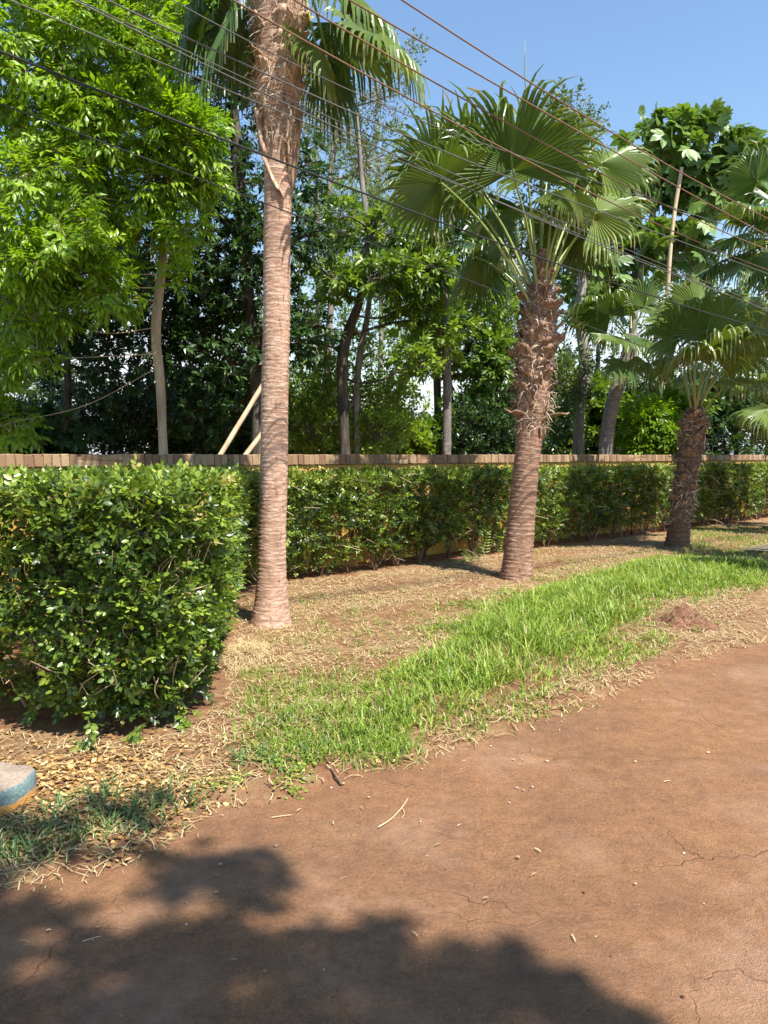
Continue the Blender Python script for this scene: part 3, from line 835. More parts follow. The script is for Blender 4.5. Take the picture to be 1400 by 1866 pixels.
def add_fibres(palm, P, z0, z1, rad, n, seed, L=(.06, .2), hang=.5, w=.0035):
    r = np.random.default_rng(seed); g = Geo()
    for i in range(n):
        z = r.uniform(z0, z1); j = int(np.argmin(np.abs(P[:, 2] - z))); c = P[j].copy(); c[2] = z
        az = r.uniform(0, 2 * np.pi); rr = (rad(z) if callable(rad) else rad)
        h = np.array([math.cos(az), math.sin(az), 0]); tg = np.array([-h[1], h[0], 0])
        p = c + h * (rr + r.uniform(-.01, .025)); d = nrm(tg * r.normal(0, 1) + np.array([0, 0, r.normal(0, .7)]) + h * r.uniform(.1, .5))
        ln = r.uniform(*L); pts = [p]; wd = w * r.uniform(.5, 1.8)
        for k in range(4):
            d = nrm(d + np.array([0, 0, -hang]) * r.random() + r.normal(0, .35, 3) - h * .12); pts.append(pts[-1] + d * ln / 4)
        pts = np.array(pts); sd = nrm(np.cross(pts[-1] - pts[0], h + r.normal(0, .3, 3))) * wd
        taper = np.array([1, 1, .9, .7, .2])[:, None]
        V = np.stack([pts - sd * taper, pts + sd * taper], 1).reshape(-1, 3)
        g.add(V, quadgrid(5, 2), r.random())
    g.build('fibres', M['fibre'], palm, kind='stuff')
def trunk_from_px(pts, d0):
    return np.array([at(px, py, d0 + (q[0] if q else 0)) for px, py, *q in pts])

# ---- palm 1, tall, crown above the frame
B1 = gnd(493, 1150); d1 = B1[1]
p1 = thing('fan_palm', 'tallest fan palm with slim ringed trunk standing beside the near hedge', 'palm tree', B1, 'fan palms along the verge')
key = trunk_from_px([(493, 1150), (496, 1000), (500, 800), (504, 560), (507, 330), (508, 120), (509, -60), (509, -150), (509, -230)], d1)
key[0, 2] = -.03
P = crom(key, 700)
def rad1(z):
    return np.interp(z, [-.05, .0, .10, .3, .55, 1.0, 2.0, 3.2, 4.0, 4.35, 4.6, 5.2, 6.2, 6.9, 7.3], [.215, .20, .175, .140, .125, .120, .116, .112, .118, .13, .195, .205, .20, .14, .08])
g = Geo(); tube(g, P, rad1(P[:, 2]), 44, disp=ring_disp(.036, .0042, 1), tint=.5)
g.build('trunk', M['palm_ring'], p1, smooth=True)
add_boots(p1, P, 4.5, 6.3, lambda z: rad1(z) - .005, 90, BOOTS, 11, tilt=(-.06, .14), sc=1.0)
front = [-1.7, -2.3, -1.1, -2.9, -.5]
add_boots(p1, P, 4.62, 4.28, .125, 7, BOOTS_LONG, 12, tilt=(-.2, .05), sc=1.2, down=True)
add_boots(p1, P, 4.28, 4.05, .120, 4, BOOTS_LONG, 13, tilt=(-.05, .2), sc=.9, az_bias=[-2.6, -1.3, 3.0, -.4], down=True)
add_fibres(p1, P, 4.15, 6.0, lambda z: rad1(z) + .015, 2600, 14, L=(.05, .17), w=.0017, hang=.8)
C1 = P[-1] + (0, 0, -.25)
U = (0, .2, 1)
P1F = [
    ((640, -10, -.1), (.62, -.25, -.55), (.5, -.3, .8), .78, dict(droop=1.5, tint=.55)),
    ((690, 62, -.35), (.62, -.3, -.55), (.55, -.3, .8), .72, dict(droop=1.9, tint=.62)),
    ((575, 80, -.1), (.35, -.2, -.9), (.7, -.35, .4), .52, dict(droop=2.2, tint=.66, A=110)),
    ((640, 40, .5), (.6, .3, -.5), (.4, .2, .8), .8, dict(droop=1.6, tint=.4)),
    ((600, 110, .7), (.35, .4, -.8), (.6, .2, .6), .8, dict(droop=2.0, tint=.35)),
    ((420, 20, -.2), (-.45, -.1, -.85), (-.7, -.2, .5), .8, dict(droop=2.0, tint=.35)),  # left side fronds: shade painted in by a lower tint
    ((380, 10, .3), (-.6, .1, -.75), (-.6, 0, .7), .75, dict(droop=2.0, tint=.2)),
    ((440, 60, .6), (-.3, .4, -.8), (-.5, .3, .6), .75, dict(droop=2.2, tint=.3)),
]
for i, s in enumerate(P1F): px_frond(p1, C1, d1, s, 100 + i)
random_fronds(p1, C1 + (0, 0, .1), 12, .9, .85, 5, el=(20, 82), skip=lambda az: abs((az - 5.55 + math.pi) % (2 * math.pi) - math.pi) < .7)

# ---- palm 2, middle
B2 = gnd(940, 1063); d2 = B2[1]
p2 = thing('fan_palm', 'middle fan palm with shaggy brown leaf bases between grass and back hedge', 'palm tree', B2, 'fan palms along the verge')
key = trunk_from_px([(939, 1063), (949, 960), (958, 860), (967, 770), (977, 650), (985, 560), (989, 500), (991, 455)], d2)
key[0, 2] = -.03
P = crom(key, 430)
def rad2(z):
    return np.interp(z, [-.05, 0, .25, .8, 1.5, 1.95, 2.15, 2.6, 3.1, 3.35, 3.6, 4.0], [.215, .205, .178, .162, .150, .155, .185, .205, .20, .16, .10, .05])
g = Geo(); tube(g, P, rad2(P[:, 2]), 40, disp=ring_disp(.055, .007, 2), tint=.5)
g.build('trunk', M['palm_brown'], p2, smooth=True)
add_boots(p2, P, 2.0, 3.4, lambda z: rad2(z), 70, BOOTS_B, 21, tilt=(-.06, .1), sc=1.0)
add_boots(p2, P, 2.12, 1.85, .155, 6, BOOTS_LONG_B, 22, tilt=(-.2, .5), sc=.85, down=True)
add_boots(p2, P, 1.95, 2.0, .155, 2, BOOTS_LONG_B, 24, tilt=(.5, .9), sc=.8, az_bias=[-.3, -2.4])
add_boots(p2, P, 3.3, 3.75, lambda z: rad2(z) * .9, 14, BOOTS_B, 25, tilt=(-.1, .15), sc=.85)
add_fibres(p2, P, 1.85, 3.6, lambda z: rad2(z) + .02, 1000, 23, L=(.07, .22), w=.003, hang=.5)
C2 = P[-76]
P2F = [
    ((935, 312, -.55), (-.10, -.2, 1.0), (.15, .9, .35), 1.22, dict(droop=1.08, A=115, fold=.22, tint=0.51)),
    ((962, 318, -.2), (.28, .2, .95), (.3, .85, .4), 1.15, dict(droop=1.30, A=95, fold=.3, tint=0.64)),
    ((803, 332, -.7), (-.9, -.35, -.15), (-.25, .55, .8), .86, dict(droop=0.58, tint=0.45, A=135)),
    ((800, 318, .2), (-.65, .1, .62), (-.5, .5, .7), .95, dict(droop=1.08, tint=0.64)),
    ((845, 300, .5), (-.45, .3, .7), (-.5, .3, .7), 1.0, dict(droop=1.08, tint=0.49)),
    ((1052, 325, -.1), (.45, .1, .88), (.75, -.35, .4), .86, dict(droop=0.86, A=70, fold=.6, tint=0.64)),
    ((1084, 392, -.45), (.9, -.3, .25), (-.1, -.75, .66), .78, dict(droop=1.30, A=120, tint=0.75)),
    ((1044, 340, -.6), (-.05, -.35, -.85), (.2, -.9, .35), .55, dict(droop=1.80, A=70, tint=0.75)),
    ((1000, 300, .5), (.1, .5, .8), (0, -.6, .7), 1.0, dict(droop=1.08, tint=0.64)),
    ((1080, 330, .7), (.7, .5, .4), (.3, .2, .9), .95, dict(droop=1.15, tint=0.54)),
    ((880, 350, .9), (-.6, .7, .2), (-.3, .4, .9), .95, dict(droop=1.15, tint=0.44)),
    ((960, 380, 1.0), (0, .9, .2), (0, -.2, 1), .95, dict(droop=1.15, tint=0.44)),
    ((870, 470, .3), (-.55, .2, -.7), (-.6, .3, .6), .72, dict(droop=0.94, tint=0.43)),
    ((905, 395, .3), (-.3, .3, -.75), (-.3, -.5, .7), .75, dict(droop=1.58, tint=0.49)),
    ((860, 330, -.2), (-.5, -.2, .75), (-.3, .8, .5), .95, dict(droop=1.37, tint=0.59, A=100)),
    ((1010, 345, -.4), (.35, -.3, -.6), (.3, -.7, .5), .6, dict(droop=1.73, tint=0.69, A=80)),
    ((1095, 300, .3), (.75, .2, .5), (.2, -.5, .8), .9, dict(droop=1.44, tint=0.69)),
    ((1060, 430, .6), (.65, .4, -.5), (.5, .1, .8), .8, dict(droop=1.44, tint=0.49)),
    ((1030, 420, .9), (.3, .7, -.5), (.3, .3, .8), .8, dict(droop=1.44, tint=0.44)),
]
for i, s in enumerate(P2F): px_frond(p2, C2 + rng.normal(0, .03, 3) * (1, 1, 3), d2, s, 200 + i)
g = Geo(); tube(g, crom([C2, at(985, 300, d2), at(958, 160, d2), at(957, 72, d2)], 16), np.linspace(.03, .003, 16), 6, .3)
g.build('spear_leaf', M['petiole'], p2, smooth=True)

# ---- palm 3, young, right
B3 = gnd(1233, 1004); d3 = B3[1]
p3 = thing('fan_palm', 'short young fan palm with stout shaded trunk on the right', 'palm tree', B3, 'fan palms along the verge')
key = trunk_from_px([(1233, 1004), (1240, 940), (1249, 880), (1260, 810), (1266, 770), (1270, 720)], d3)
key[0, 2] = -.03
P = crom(key, 200)
def rad3(z): return np.interp(z, [-.05, 0, .3, .8, 1.3, 1.8, 2.05, 2.3, 2.6], [.225, .205, .172, .162, .160, .185, .19, .11, .05])
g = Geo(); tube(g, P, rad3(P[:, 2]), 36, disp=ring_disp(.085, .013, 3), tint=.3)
g.build('trunk', M['palm_shaded'], p3, smooth=True)
add_boots(p3, P, .25, 2.05, lambda z: rad3(z) - .02, 60, BOOTS_B, 31, tilt=(-.1, .08), sc=.95)
add_boots(p3, P, 1.9, 2.2, lambda z: rad3(z) * .95, 12, BOOTS_B, 32, tilt=(.1, .5), sc=.9)
add_fibres(p3, P, .3, 2.2, lambda z: rad3(z) + .01, 380, 33, L=(.08, .22), w=.005)
C3 = P[-30]
P3F = [
    ((1290, 605, -.5), (.05, -.25, 1.0), (.05, .85, .5), .95, dict(droop=2.0, A=120, tint=.62)),
    ((1335, 640, -.7), (.75, -.45, .35), (.1, .45, .85), .9, dict(droop=2.2, tint=.64)),
    ((1240, 615, -.3), (-.45, -.15, .85), (-.3, .7, .6), .85, dict(droop=2.0, tint=.62)),
    ((1385, 610, .2), (.6, .1, .7), (.3, .4, .8), .85, dict(droop=2.0, tint=.66)),
    ((1300, 640, -.9), (.15, -.7, .65), (0, .45, .85), .8, dict(droop=2.6, tint=.72)),
    ((1345, 690, -.6), (.55, -.5, -.1), (.4, -.45, .75), .7, dict(droop=2.8, tint=.74)),
    ((1232, 660, -.4), (-.6, -.3, .1), (-.5, .1, .8), .7, dict(droop=2.2, tint=.45)),
    ((1270, 560, .4), (-.1, .3, .95), (0, -.5, .8), .9, dict(droop=2.0, tint=.7)),
    ((1340, 570, .5), (.35, .4, .8), (.1, -.4, .9), .9, dict(droop=2.0, tint=.66)),
    ((1225, 590, .4), (-.6, .3, .6), (-.2, -.2, .9), .8, dict(droop=2.1, tint=.62)),
    ((1290, 680, .6), (.1, .8, .2), (0, .4, .9), .75, dict(droop=2.0, tint=.45)),
    ((1262, 650, -.9), (-.2, -.85, .4), (-.1, .3, .9), .7, dict(droop=2.6, tint=.7)),
]
for i, s in enumerate(P3F): px_frond(p3, C3 + rng.normal(0, .03, 3) * (1, 1, 2), d3, s, 300 + i)

# ---- palm 4, slender leaning, behind the wall
d4 = 15.9
p4 = thing('slender_palm', 'slender fan palm with smooth grey curved trunk leaning behind the wall', 'palm tree', at(1100, 985, d4) * (1, 1, 0))
key = trunk_from_px([(1098, 975), (1103, 830), (1113, 750), (1130, 690), (1146, 640), (1152, 610)], d4); key[0, 2] = -.05
P = crom(key, 160)
g = Geo(); tube(g, P, np.interp(P[:, 2], [0, 1, 4.2], [.17, .15, .125]), 24, disp=ring_disp(.07, .006, 4), tint=.5)
g.build('trunk', M['palm_grey'], p4, smooth=True)
C4 = P[-6]
P4F = [
    ((1128, 615, -.5), (-.7, -.3, .1), (-.2, -.35, .9), .85, dict(droop=2.0, tint=.62)),
    ((1175, 560, -.2), (.25, -.1, .9), (.2, -.7, .6), .9, dict(droop=1.6, tint=.55)),
    ((1112, 575, .1), (-.5, .1, .6), (-.2, .5, .8), .95, dict(droop=1.5, tint=.5)),
    ((1180, 620, -.5), (.6, -.4, -.5), (.5, -.4, .7), .85, dict(droop=2.4, tint=.5)),
    ((1075, 560, .3), (-.8, .2, -.3), (-.5, .5, .7), .9, dict(droop=1.3, tint=.55)),
    ((1140, 660, -.6), (0, -.6, -.8), (0, -.8, .5), .7, dict(droop=2.4, tint=.55)),
    ((1200, 590, .3), (.8, .2, .2), (.3, .2, .9), .9, dict(droop=1.7, tint=.45)),
    ((1150, 560, .7), (.1, .7, .5), (0, .2, .9), .9, dict(droop=1.7, tint=.4)),
    ((1185, 665, .2), (.5, .2, -.8), (.6, -.1, .5), .8, dict(droop=2.2, tint=.3)),
]
for i, s in enumerate(P4F): px_frond(p4, C4, d4, s, 400 + i)

# ---- palm 5, tall, at the right edge of the frame, and a low one below it
d5 = 16.2
def far_palm(name, label, base, top, r0, fr, seed, n_rand, plen=1.0, R=.95, tint=.42, group=None):
    p = thing(name, label, 'palm tree', base, group)
    P = crom([base - (0, 0, .05), base + (top - base) * .5 + (.06, 0, 0), top], 120)
    g = Geo(); tube(g, P, np.interp(np.linspace(0, 1, 120), [0, .1, 1], [r0 * 1.35, r0, r0 * .9]), 20, disp=ring_disp(.08, .008, seed), tint=.4)
    g.build('trunk', M['palm_grey'], p, smooth=True)
    for i, s in enumerate(fr): px_frond(p, top, top[1], s, seed * 100 + i)
    if n_rand: random_fronds(p, top, n_rand, plen, R, seed, tint=tint, el=(-40, 75), droop=1.8, nseg=30)
    return p
b5 = np.array([8.75, 16.2, 0]); t5 = np.array([8.6, 16.2, 6.0])
far_palm('fan_palm', 'tall fan palm at the right edge whose crown hangs over the verge', b5, t5, .17, [
    ((1372, 385, -.5), (-.7, -.4, .2), (-.3, -.3, .9), 1.0, dict(droop=2.0, tint=0.59)),
    ((1345, 430, -.2), (-.85, -.2, -.3), (-.4, -.1, .9), 1.0, dict(droop=2.0, tint=0.56)),
    ((1380, 330, .1), (-.4, .1, .85), (-.6, -.3, .6), 1.1, dict(droop=1.3, tint=0.56)),
    ((1370, 470, -.4), (-.5, -.4, -.75), (-.5, -.5, .6), .95, dict(droop=2.2, tint=0.59)),
    ((1310, 480, .5), (-.9, .2, -.4), (-.3, .1, .9), 1.0, dict(droop=2.0, tint=0.50)),
    ((1280, 510, 1.0), (-.9, .2, -.2), (-.2, .3, .9), 1.0, dict(droop=1.6, tint=0.44)),
], 51, 14, 1.1, 1.0, group='fan palms along the verge')
b6 = np.array([8.1, 15.0, 0]); t6 = np.array([8.05, 15.0, 2.3])
far_palm('fan_palm', 'low fan palm at the right edge with drooping fronds above the hedge end', b6, t6, .16, [
    ((1405, 745, -.5), (-.7, -.4, -.35), (-.3, -.5, .8), .85, dict(droop=2.3, tint=0.74)),
    ((1425, 700, .2), (-.7, .1, .35), (-.4, .2, .9), .9, dict(droop=1.9, tint=0.64)),
], 61, 9, .8, .85, group='fan palms along the verge')
# ---- shaded palm behind the wall, left of the middle palm
b7 = np.array([1.06, 13.4, 0]); t7 = np.array([1.0, 13.4, 5.15])
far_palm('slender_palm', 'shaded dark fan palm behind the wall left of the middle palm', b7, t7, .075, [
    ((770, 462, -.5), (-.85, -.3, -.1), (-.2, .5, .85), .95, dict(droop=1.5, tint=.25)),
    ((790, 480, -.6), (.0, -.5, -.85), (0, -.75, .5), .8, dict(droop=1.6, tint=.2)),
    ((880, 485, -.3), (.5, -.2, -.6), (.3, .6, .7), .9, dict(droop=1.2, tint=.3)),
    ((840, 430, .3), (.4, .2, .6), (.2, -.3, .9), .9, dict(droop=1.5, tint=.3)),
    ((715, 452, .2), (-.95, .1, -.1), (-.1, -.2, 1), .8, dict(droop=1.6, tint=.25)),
], 71, 8, .8, .9, tint=.28)  # low frond tints carry this palm's shade in the colour

# ================================================================== broadleaf trees
def make_sprays(kind, seed):
    r = np.random.default_rng(seed); out = []
    for v in range(5):
        s = Spray()
        if kind == 'compound':          # pinnate leaves in a tuft, pointed leaflets
            lf = leaf4(.17, .03, .18)
            for c in range(5):
                az = c * 2.4 + r.uniform(-.3, .3); e = r.uniform(.1, 1.0)
                ax = nrm(np.array([math.cos(az) * math.cos(e), math.sin(e) * .9 + .2, math.sin(az) * math.cos(e) * .8]))
                sd = nrm(np.cross(ax, np.array([0, -.3, 1.0]))); L = r.uniform(.75, 1.1)
                s.stem((0, 0, 0), ax * L * .8, .012)
                for i in range(7):
                    u = .28 + .72 * (i // 2) / 3 if i < 6 else 1.0
                    p = ax * L * u * .8 + np.array([0, 0, -.12 * u * u])
                    d = ax + sd * ((-1) ** i) * r.uniform(.7, 1.1) + np.array([0, -.1, -.45]) if i < 6 else ax + np.array([0, 0, -.5])
                    s.leaf(lf, p, d, np.array([0, 0, 1.0]) + r.normal(0, .25, 3), L * r.uniform(.34, .48), r.uniform(-.12, .12))
        elif kind == 'whorl':           # broad leaves round the shoot's end
            lf = leaf4(.2, .04, .14)
            for i in range(9):
                az = i * 2.4 + r.uniform(-.3, .3); u = .35 + .65 * i / 8
                d = np.array([math.cos(az), .55 + .5 * u, math.sin(az)]); d = d + np.array([0, 0, -.35])
                s.leaf(lf, (0, u * .6, 0), d, np.array([0, .4, 1.0]) + r.normal(0, .25, 3), r.uniform(.5, .75), r.uniform(-.12, .12))
            s.stem((0, -.5, 0), (0, .6, 0), .015)
        elif kind == 'fine':            # many small leaves
            lf = leaf4(.22, .04, .08)
            for i in range(13):
                u = (i + .5) / 13; az = i * 2.4
                d = np.array([math.cos(az), .7, math.sin(az)]) + r.normal(0, .25, 3)
                s.leaf(lf, (r.normal(0, .08), u, r.normal(0, .08)), d, np.array([0, 0, 1.0]) + r.normal(0, .4, 3), r.uniform(.24, .4), r.uniform(-.15, .15))
            s.stem((0, -.3, 0), (0, .95, 0), .014)
        elif kind == 'lobed':           # large hand-shaped leaves on long stalks
            lf = leaf6(.23, .02, .12)
            for i in range(4):
                az = i * 1.7 + r.uniform(-.3, .3); c = np.array([math.cos(az) * .5, .3 + .15 * i, math.sin(az) * .3])
                s.stem((0, 0, 0), c, .012); tnt = r.uniform(-.12, .12); up = np.array([0, .1, 1.0]) + r.normal(0, .5, 3)
                a0 = r.uniform(0, 6)
                for k in range(8):
                    a = a0 + k * .74; d = np.array([math.cos(a), math.sin(a), 0]); d = d - up * (d @ up) / (up @ up)
                    s.leaf(lf, c, d + np.array([0, 0, -.18]), up, .42 * (.8 + .3 * math.cos(a - a0 - 2.4)), tnt)
        out.append(s.done())
    return out
SP = {k: make_sprays(k, 40 + i) for i, k in enumerate(('compound', 'whorl', 'fine', 'lobed'))}

def tree(name, label, trunk, r0, r1, blobs, kind, mat, bark, size, seed, tint=.45, group=None, up=.25, limb_r=.5, twig_n=.5, cat='tree', sides=10, lit=.0, shell=.45, limb_low=1.0, extra=None, objs=0, dens=1.0):
    """trunk: points; blobs: (centre, radii, number of sprays)"""
    r = np.random.default_rng(seed)
    trunk = np.asarray(trunk, float)
    t = thing(name, label, cat, (trunk[0][0], trunk[0][1], 0), group)
    Pt = crom(trunk, 50); Rt = np.linspace(r0, r1, 50); Rt[:5] *= np.linspace(1.35, 1, 5)
    g = Geo()
    tube(g, Pt, Rt, sides, .5, disp=lambda s, th: r0 * (.10 * np.sin(2 * th + 2.3 * s) + .06 * np.sin(5 * th - 3.1 * s)))
    g.build('trunk', bark, t, smooth=True)
    gl = Geo(); gt = Geo(); nt = 0; ALL = []
    for c, rad, n in blobs:
        c = np.asarray(c, float); rad = np.asarray(rad, float) * np.ones(3); n = int(n * dens)
        cand = Pt[int(len(Pt) * .35):]
        w = np.linalg.norm(cand - c, axis=1) + .8 * np.maximum(0, cand[:, 2] - c[2] + .2) * limb_low
        j = int(np.argmin(w)); a = cand[j]
        if rad.mean() < .3:         # a small outer spray hangs from the nearest large limb
            big = [np.asarray(q[0], float) for q in blobs if np.mean(np.asarray(q[1], float) * np.ones(3)) > .4]
            if big: a = min(big, key=lambda q: np.linalg.norm(q - c))
        if np.linalg.norm(c - a) > .25:
            gb = Geo(); m = (a + c) / 2 + r.normal(0, .10, 3) * np.linalg.norm(c - a) + (0, 0, -.08 * np.linalg.norm(c - a))
            lr = np.interp(j, [0, len(cand)], [r0, r1]) * limb_r * min(1.0, rad.mean() / .65) ** 1.6
            Pl = crom([a, m, c, c + nrm(c - a) * rad.mean() * .5], 14)
            tube(gb, Pl, np.linspace(lr, lr * .3 + .004, 14), 7, .5)
            gb.build('limb', bark, t, smooth=True)
        d = rdir(n, r); rr = r.random(n) ** shell
        Q = c + d * rr[:, None] * rad * (1 + .22 * wob(d * 2.2 + c, 1.0, seed))[:, None]
        clump = wob(Q, 2.4 / max(.5, rad.mean()), seed + 5.0)
        keep = clump < .55 + r.normal(0, .15, n)
        Q, d = Q[keep], d[keep]; m_ = len(Q)
        Yd = nrm(d * .7 + np.array([0, 0, up]) + r.normal(0, .45, (m_, 3)))
        Zd = nrm(np.array([0, 0, .8]) + S * .6 + d * .4 + r.normal(0, .3, (m_, 3)))
        sc = size * r.uniform(.7, 1.25, m_)
        tn = np.clip(tint + r.normal(0, .13, m_) + .12 * wob(Q, 1.3, seed + 9.0), .02, .9)
        ALL.append((Q, Yd, Zd, sc, tn))
        for i in np.nonzero(r.random(m_) < twig_n * .35)[0]:
            b = Q[i]; a2 = c + (b - c) * r.uniform(.0, .4) + r.normal(0, .05, 3)
            mm = (a2 + b) / 2 + r.normal(0, .06, 3)
            w0 = .006 + .006 * r.random()
            tube(gt, crom([a2, mm, b], 4), np.linspace(w0, .002, 4), 3, .5, cap=False); nt += 1
    Q, Yd, Zd, sc, tn = (np.concatenate([q[i] for q in ALL]) for i in range(5))
    if objs:        # the nearest sprays inside the frame as parts of their own
        inf = (np.abs(Q[:, 0]) < .5 * Q[:, 1]) & (Q[:, 2] < HCAM + .58 * Q[:, 1])
        idx = np.argsort(np.where(inf, np.linalg.norm(Q - (0, 0, HCAM), axis=1) + r.normal(0, .12, len(Q)), 1e3))[:objs]
        scatter_objects(t, 'leaf_spray', SP[kind], kind, mat, Q[idx], Yd[idx], Zd[idx], sc[idx], tn[idx])
        m = np.ones(len(Q), bool); m[idx] = False; Q, Yd, Zd, sc, tn = Q[m], Yd[m], Zd[m], sc[m], tn[m]
    scatter(gl, SP[kind], Q, Yd, Zd, sc, tn)
    if extra is not None:
        n = len(extra)
        scatter(gl, SP[kind], extra, nrm(r.normal(0, 1, (n, 3)) * (1, 1, .4)), nrm(np.array([0, 0, 1.0]) + r.normal(0, .35, (n, 3))), size * r.uniform(.8, 1.2, n), np.clip(tint + r.normal(0, .1, n), 0, .9))
    if nt: gt.build('twigs', bark, t, kind='stuff')
    gl.build('crown', mat, t, kind='stuff')
    return t

BG = 'trees behind the wall'
# bright tree at the left
T = lambda pts, d: [at(px, py, d + (q[0] if q else 0)) * (1, 1, 1) for px, py, *q in pts]
def foot(px, d): return np.array([(px - CX) / F * d, d, -.1])
dA = 9.7
tree('broadleaf_tree', 'bright light green tree with pale slim trunk rising behind the wall at left',
     [foot(300, dA)] + T([(298, 830), (292, 700), (284, 600), (296, 480), (306, 390), (300, 250), (270, 80), (230, -120)], dA), .066, .04,
     [(at(90, 100, dA - .7), (1.0, .8, .8), 190), (at(250, 60, dA - .6), (.8, .8, .8), 170), (at(330, 250, dA - .5), (.45, .5, .55), 95),
      (at(170, 240, dA - .6), (.8, .7, .6), 150), (at(50, 330, dA - .9), (.7, .6, .5), 95), (at(60, 470, dA - 1.1), (.6, .5, .42), 95),
      (at(300, 350, dA - .4), (.45, .4, .35), 55), (at(200, 420, dA - .3), (.6, .5, .4), 70), (at(130, 500, dA - .9), (.4, .4, .25), 30),
      (at(205, 555, dA - .9), (.2, .25, .12), 9), (at(330, 500, dA - .7), (.16, .16, .10), 6), (at(70, 655, dA - .9), (.2, .2, .12), 8), (at(10, 600, dA - 1), (.22, .2, .12), 9), (at(70, 570, dA - .8), (.5, .4, .3), 45), (at(-10, 660, dA - .6), (.4, .4, .35), 40), (at(190, 520, dA - .7), (.35, .35, .22), 28), (at(20, 770, dA - .4), (.33, .35, .3), 34),
      (at(372, 320, dA - .3), (.22, .3, .32), 26), (at(365, 230, dA - .4), (.24, .3, .25), 24), (at(340, 430, dA - .4), (.25, .3, .22), 20), (at(110, 430, dA - 1.2), (.5, .4, .3), 50), (at(270, -60, dA - .2), (.9, .9, .6), 120), (at(60, -90, dA - .6), (1.1, .9, .7), 150),
      (at(-120, 250, dA - .8), (.9, .9, 1.4), 150), (at(150, -260, dA), (1.4, 1.2, .8), 160)],
     'compound', M['bright'], M['bark_pale'], .27, 301, tint=.55, group=BG, up=.05, limb_r=.22, limb_low=0.0, objs=300)
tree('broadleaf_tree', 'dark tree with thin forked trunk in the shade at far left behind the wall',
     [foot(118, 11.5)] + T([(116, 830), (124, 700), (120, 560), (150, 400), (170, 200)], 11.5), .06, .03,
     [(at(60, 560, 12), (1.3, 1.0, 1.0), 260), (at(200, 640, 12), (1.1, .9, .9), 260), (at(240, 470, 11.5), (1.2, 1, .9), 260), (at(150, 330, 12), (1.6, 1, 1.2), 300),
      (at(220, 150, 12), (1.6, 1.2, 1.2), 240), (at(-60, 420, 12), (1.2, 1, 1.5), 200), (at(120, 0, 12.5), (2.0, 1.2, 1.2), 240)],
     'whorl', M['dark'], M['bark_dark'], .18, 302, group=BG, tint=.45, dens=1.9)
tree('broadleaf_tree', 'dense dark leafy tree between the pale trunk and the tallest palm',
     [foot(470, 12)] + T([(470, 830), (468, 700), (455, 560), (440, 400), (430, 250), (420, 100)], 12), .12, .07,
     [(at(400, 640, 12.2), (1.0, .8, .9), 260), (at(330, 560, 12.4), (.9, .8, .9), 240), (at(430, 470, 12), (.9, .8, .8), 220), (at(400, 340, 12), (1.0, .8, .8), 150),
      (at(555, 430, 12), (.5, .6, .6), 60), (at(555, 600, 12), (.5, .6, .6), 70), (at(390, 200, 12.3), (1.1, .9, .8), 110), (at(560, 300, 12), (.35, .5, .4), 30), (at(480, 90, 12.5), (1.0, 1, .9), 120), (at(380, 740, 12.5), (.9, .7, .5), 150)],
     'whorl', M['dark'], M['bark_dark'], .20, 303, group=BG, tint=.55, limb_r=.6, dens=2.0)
tree('broadleaf_tree', 'two stemmed dark barked tree with wide open branches behind the wall right of tallest palm',
     [foot(628, 12.6)] + T([(628, 830), (626, 740), (624, 650), (636, 600), (658, 540), (664, 470), (690, 380)], 12.6), .12, .05,
     [(at(610, 510, 12.2), (.55, .5, .25), 60), (at(690, 500, 12.0), (.55, .5, .25), 65), (at(760, 660, 12.6), (.35, .4, .3), 40), (at(740, 560, 12.8), (.45, .4, .35), 50),
      (at(700, 430, 12.8), (.5, .5, .4), 55), (at(580, 620, 12.8), (.35, .4, .35), 35), (at(770, 500, 12.6), (.5, .5, .4), 60), (at(620, 400, 13), (.5, .5, .4), 40), (at(820, 600, 13), (.5, .5, .35), 60)],
     'whorl', M['mid'], M['bark_dark'], .22, 304, group=BG, tint=.65, limb_r=.55, objs=250, dens=1.7)
g2 = tree('broadleaf_tree', 'slim grey trunk leafy tree just right of the two stemmed tree',
     [foot(652, 13.4)] + T([(652, 830), (650, 740), (655, 650), (672, 560), (676, 450), (660, 330), (650, 200)], 13.4), .07, .03,
     [(at(590, 720, 13.8), (.7, .6, .5), 170), (at(700, 740, 14), (.6, .6, .4), 130), (at(560, 780, 13.6), (.6, .6, .35), 130), (at(680, 640, 14), (.6, .6, .5), 70), (at(690, 790, 13.6), (.6, .6, .25), 100)],
     'fine', M['mid'], M['bark_grey'], .27, 305, group=BG, tint=.8, dens=1.5)
tree('broadleaf_tree', 'tall bare twiggy grey tree with few leaves between tallest and middle palms',
     [foot(600, 17)] + T([(600, 830), (598, 650), (606, 500), (600, 350), (618, 200), (630, 60)], 17), .11, .04,
     [(at(620, 430, 17), (1.0, .8, 1.0), 90), (at(660, 300, 17), (1.1, .8, 1.2), 90), (at(600, 220, 17), (.9, .8, 1.0), 90), (at(690, 180, 17), (.8, .7, .9), 60), (at(745, 95, 17), (.35, .4, .3), 14), (at(720, 400, 17.4), (.8, .7, .9), 70)],
     'fine', M['sparse'], M['bark_grey'], .24, 306, group=BG, tint=.7, twig_n=2.9, dens=1.5)
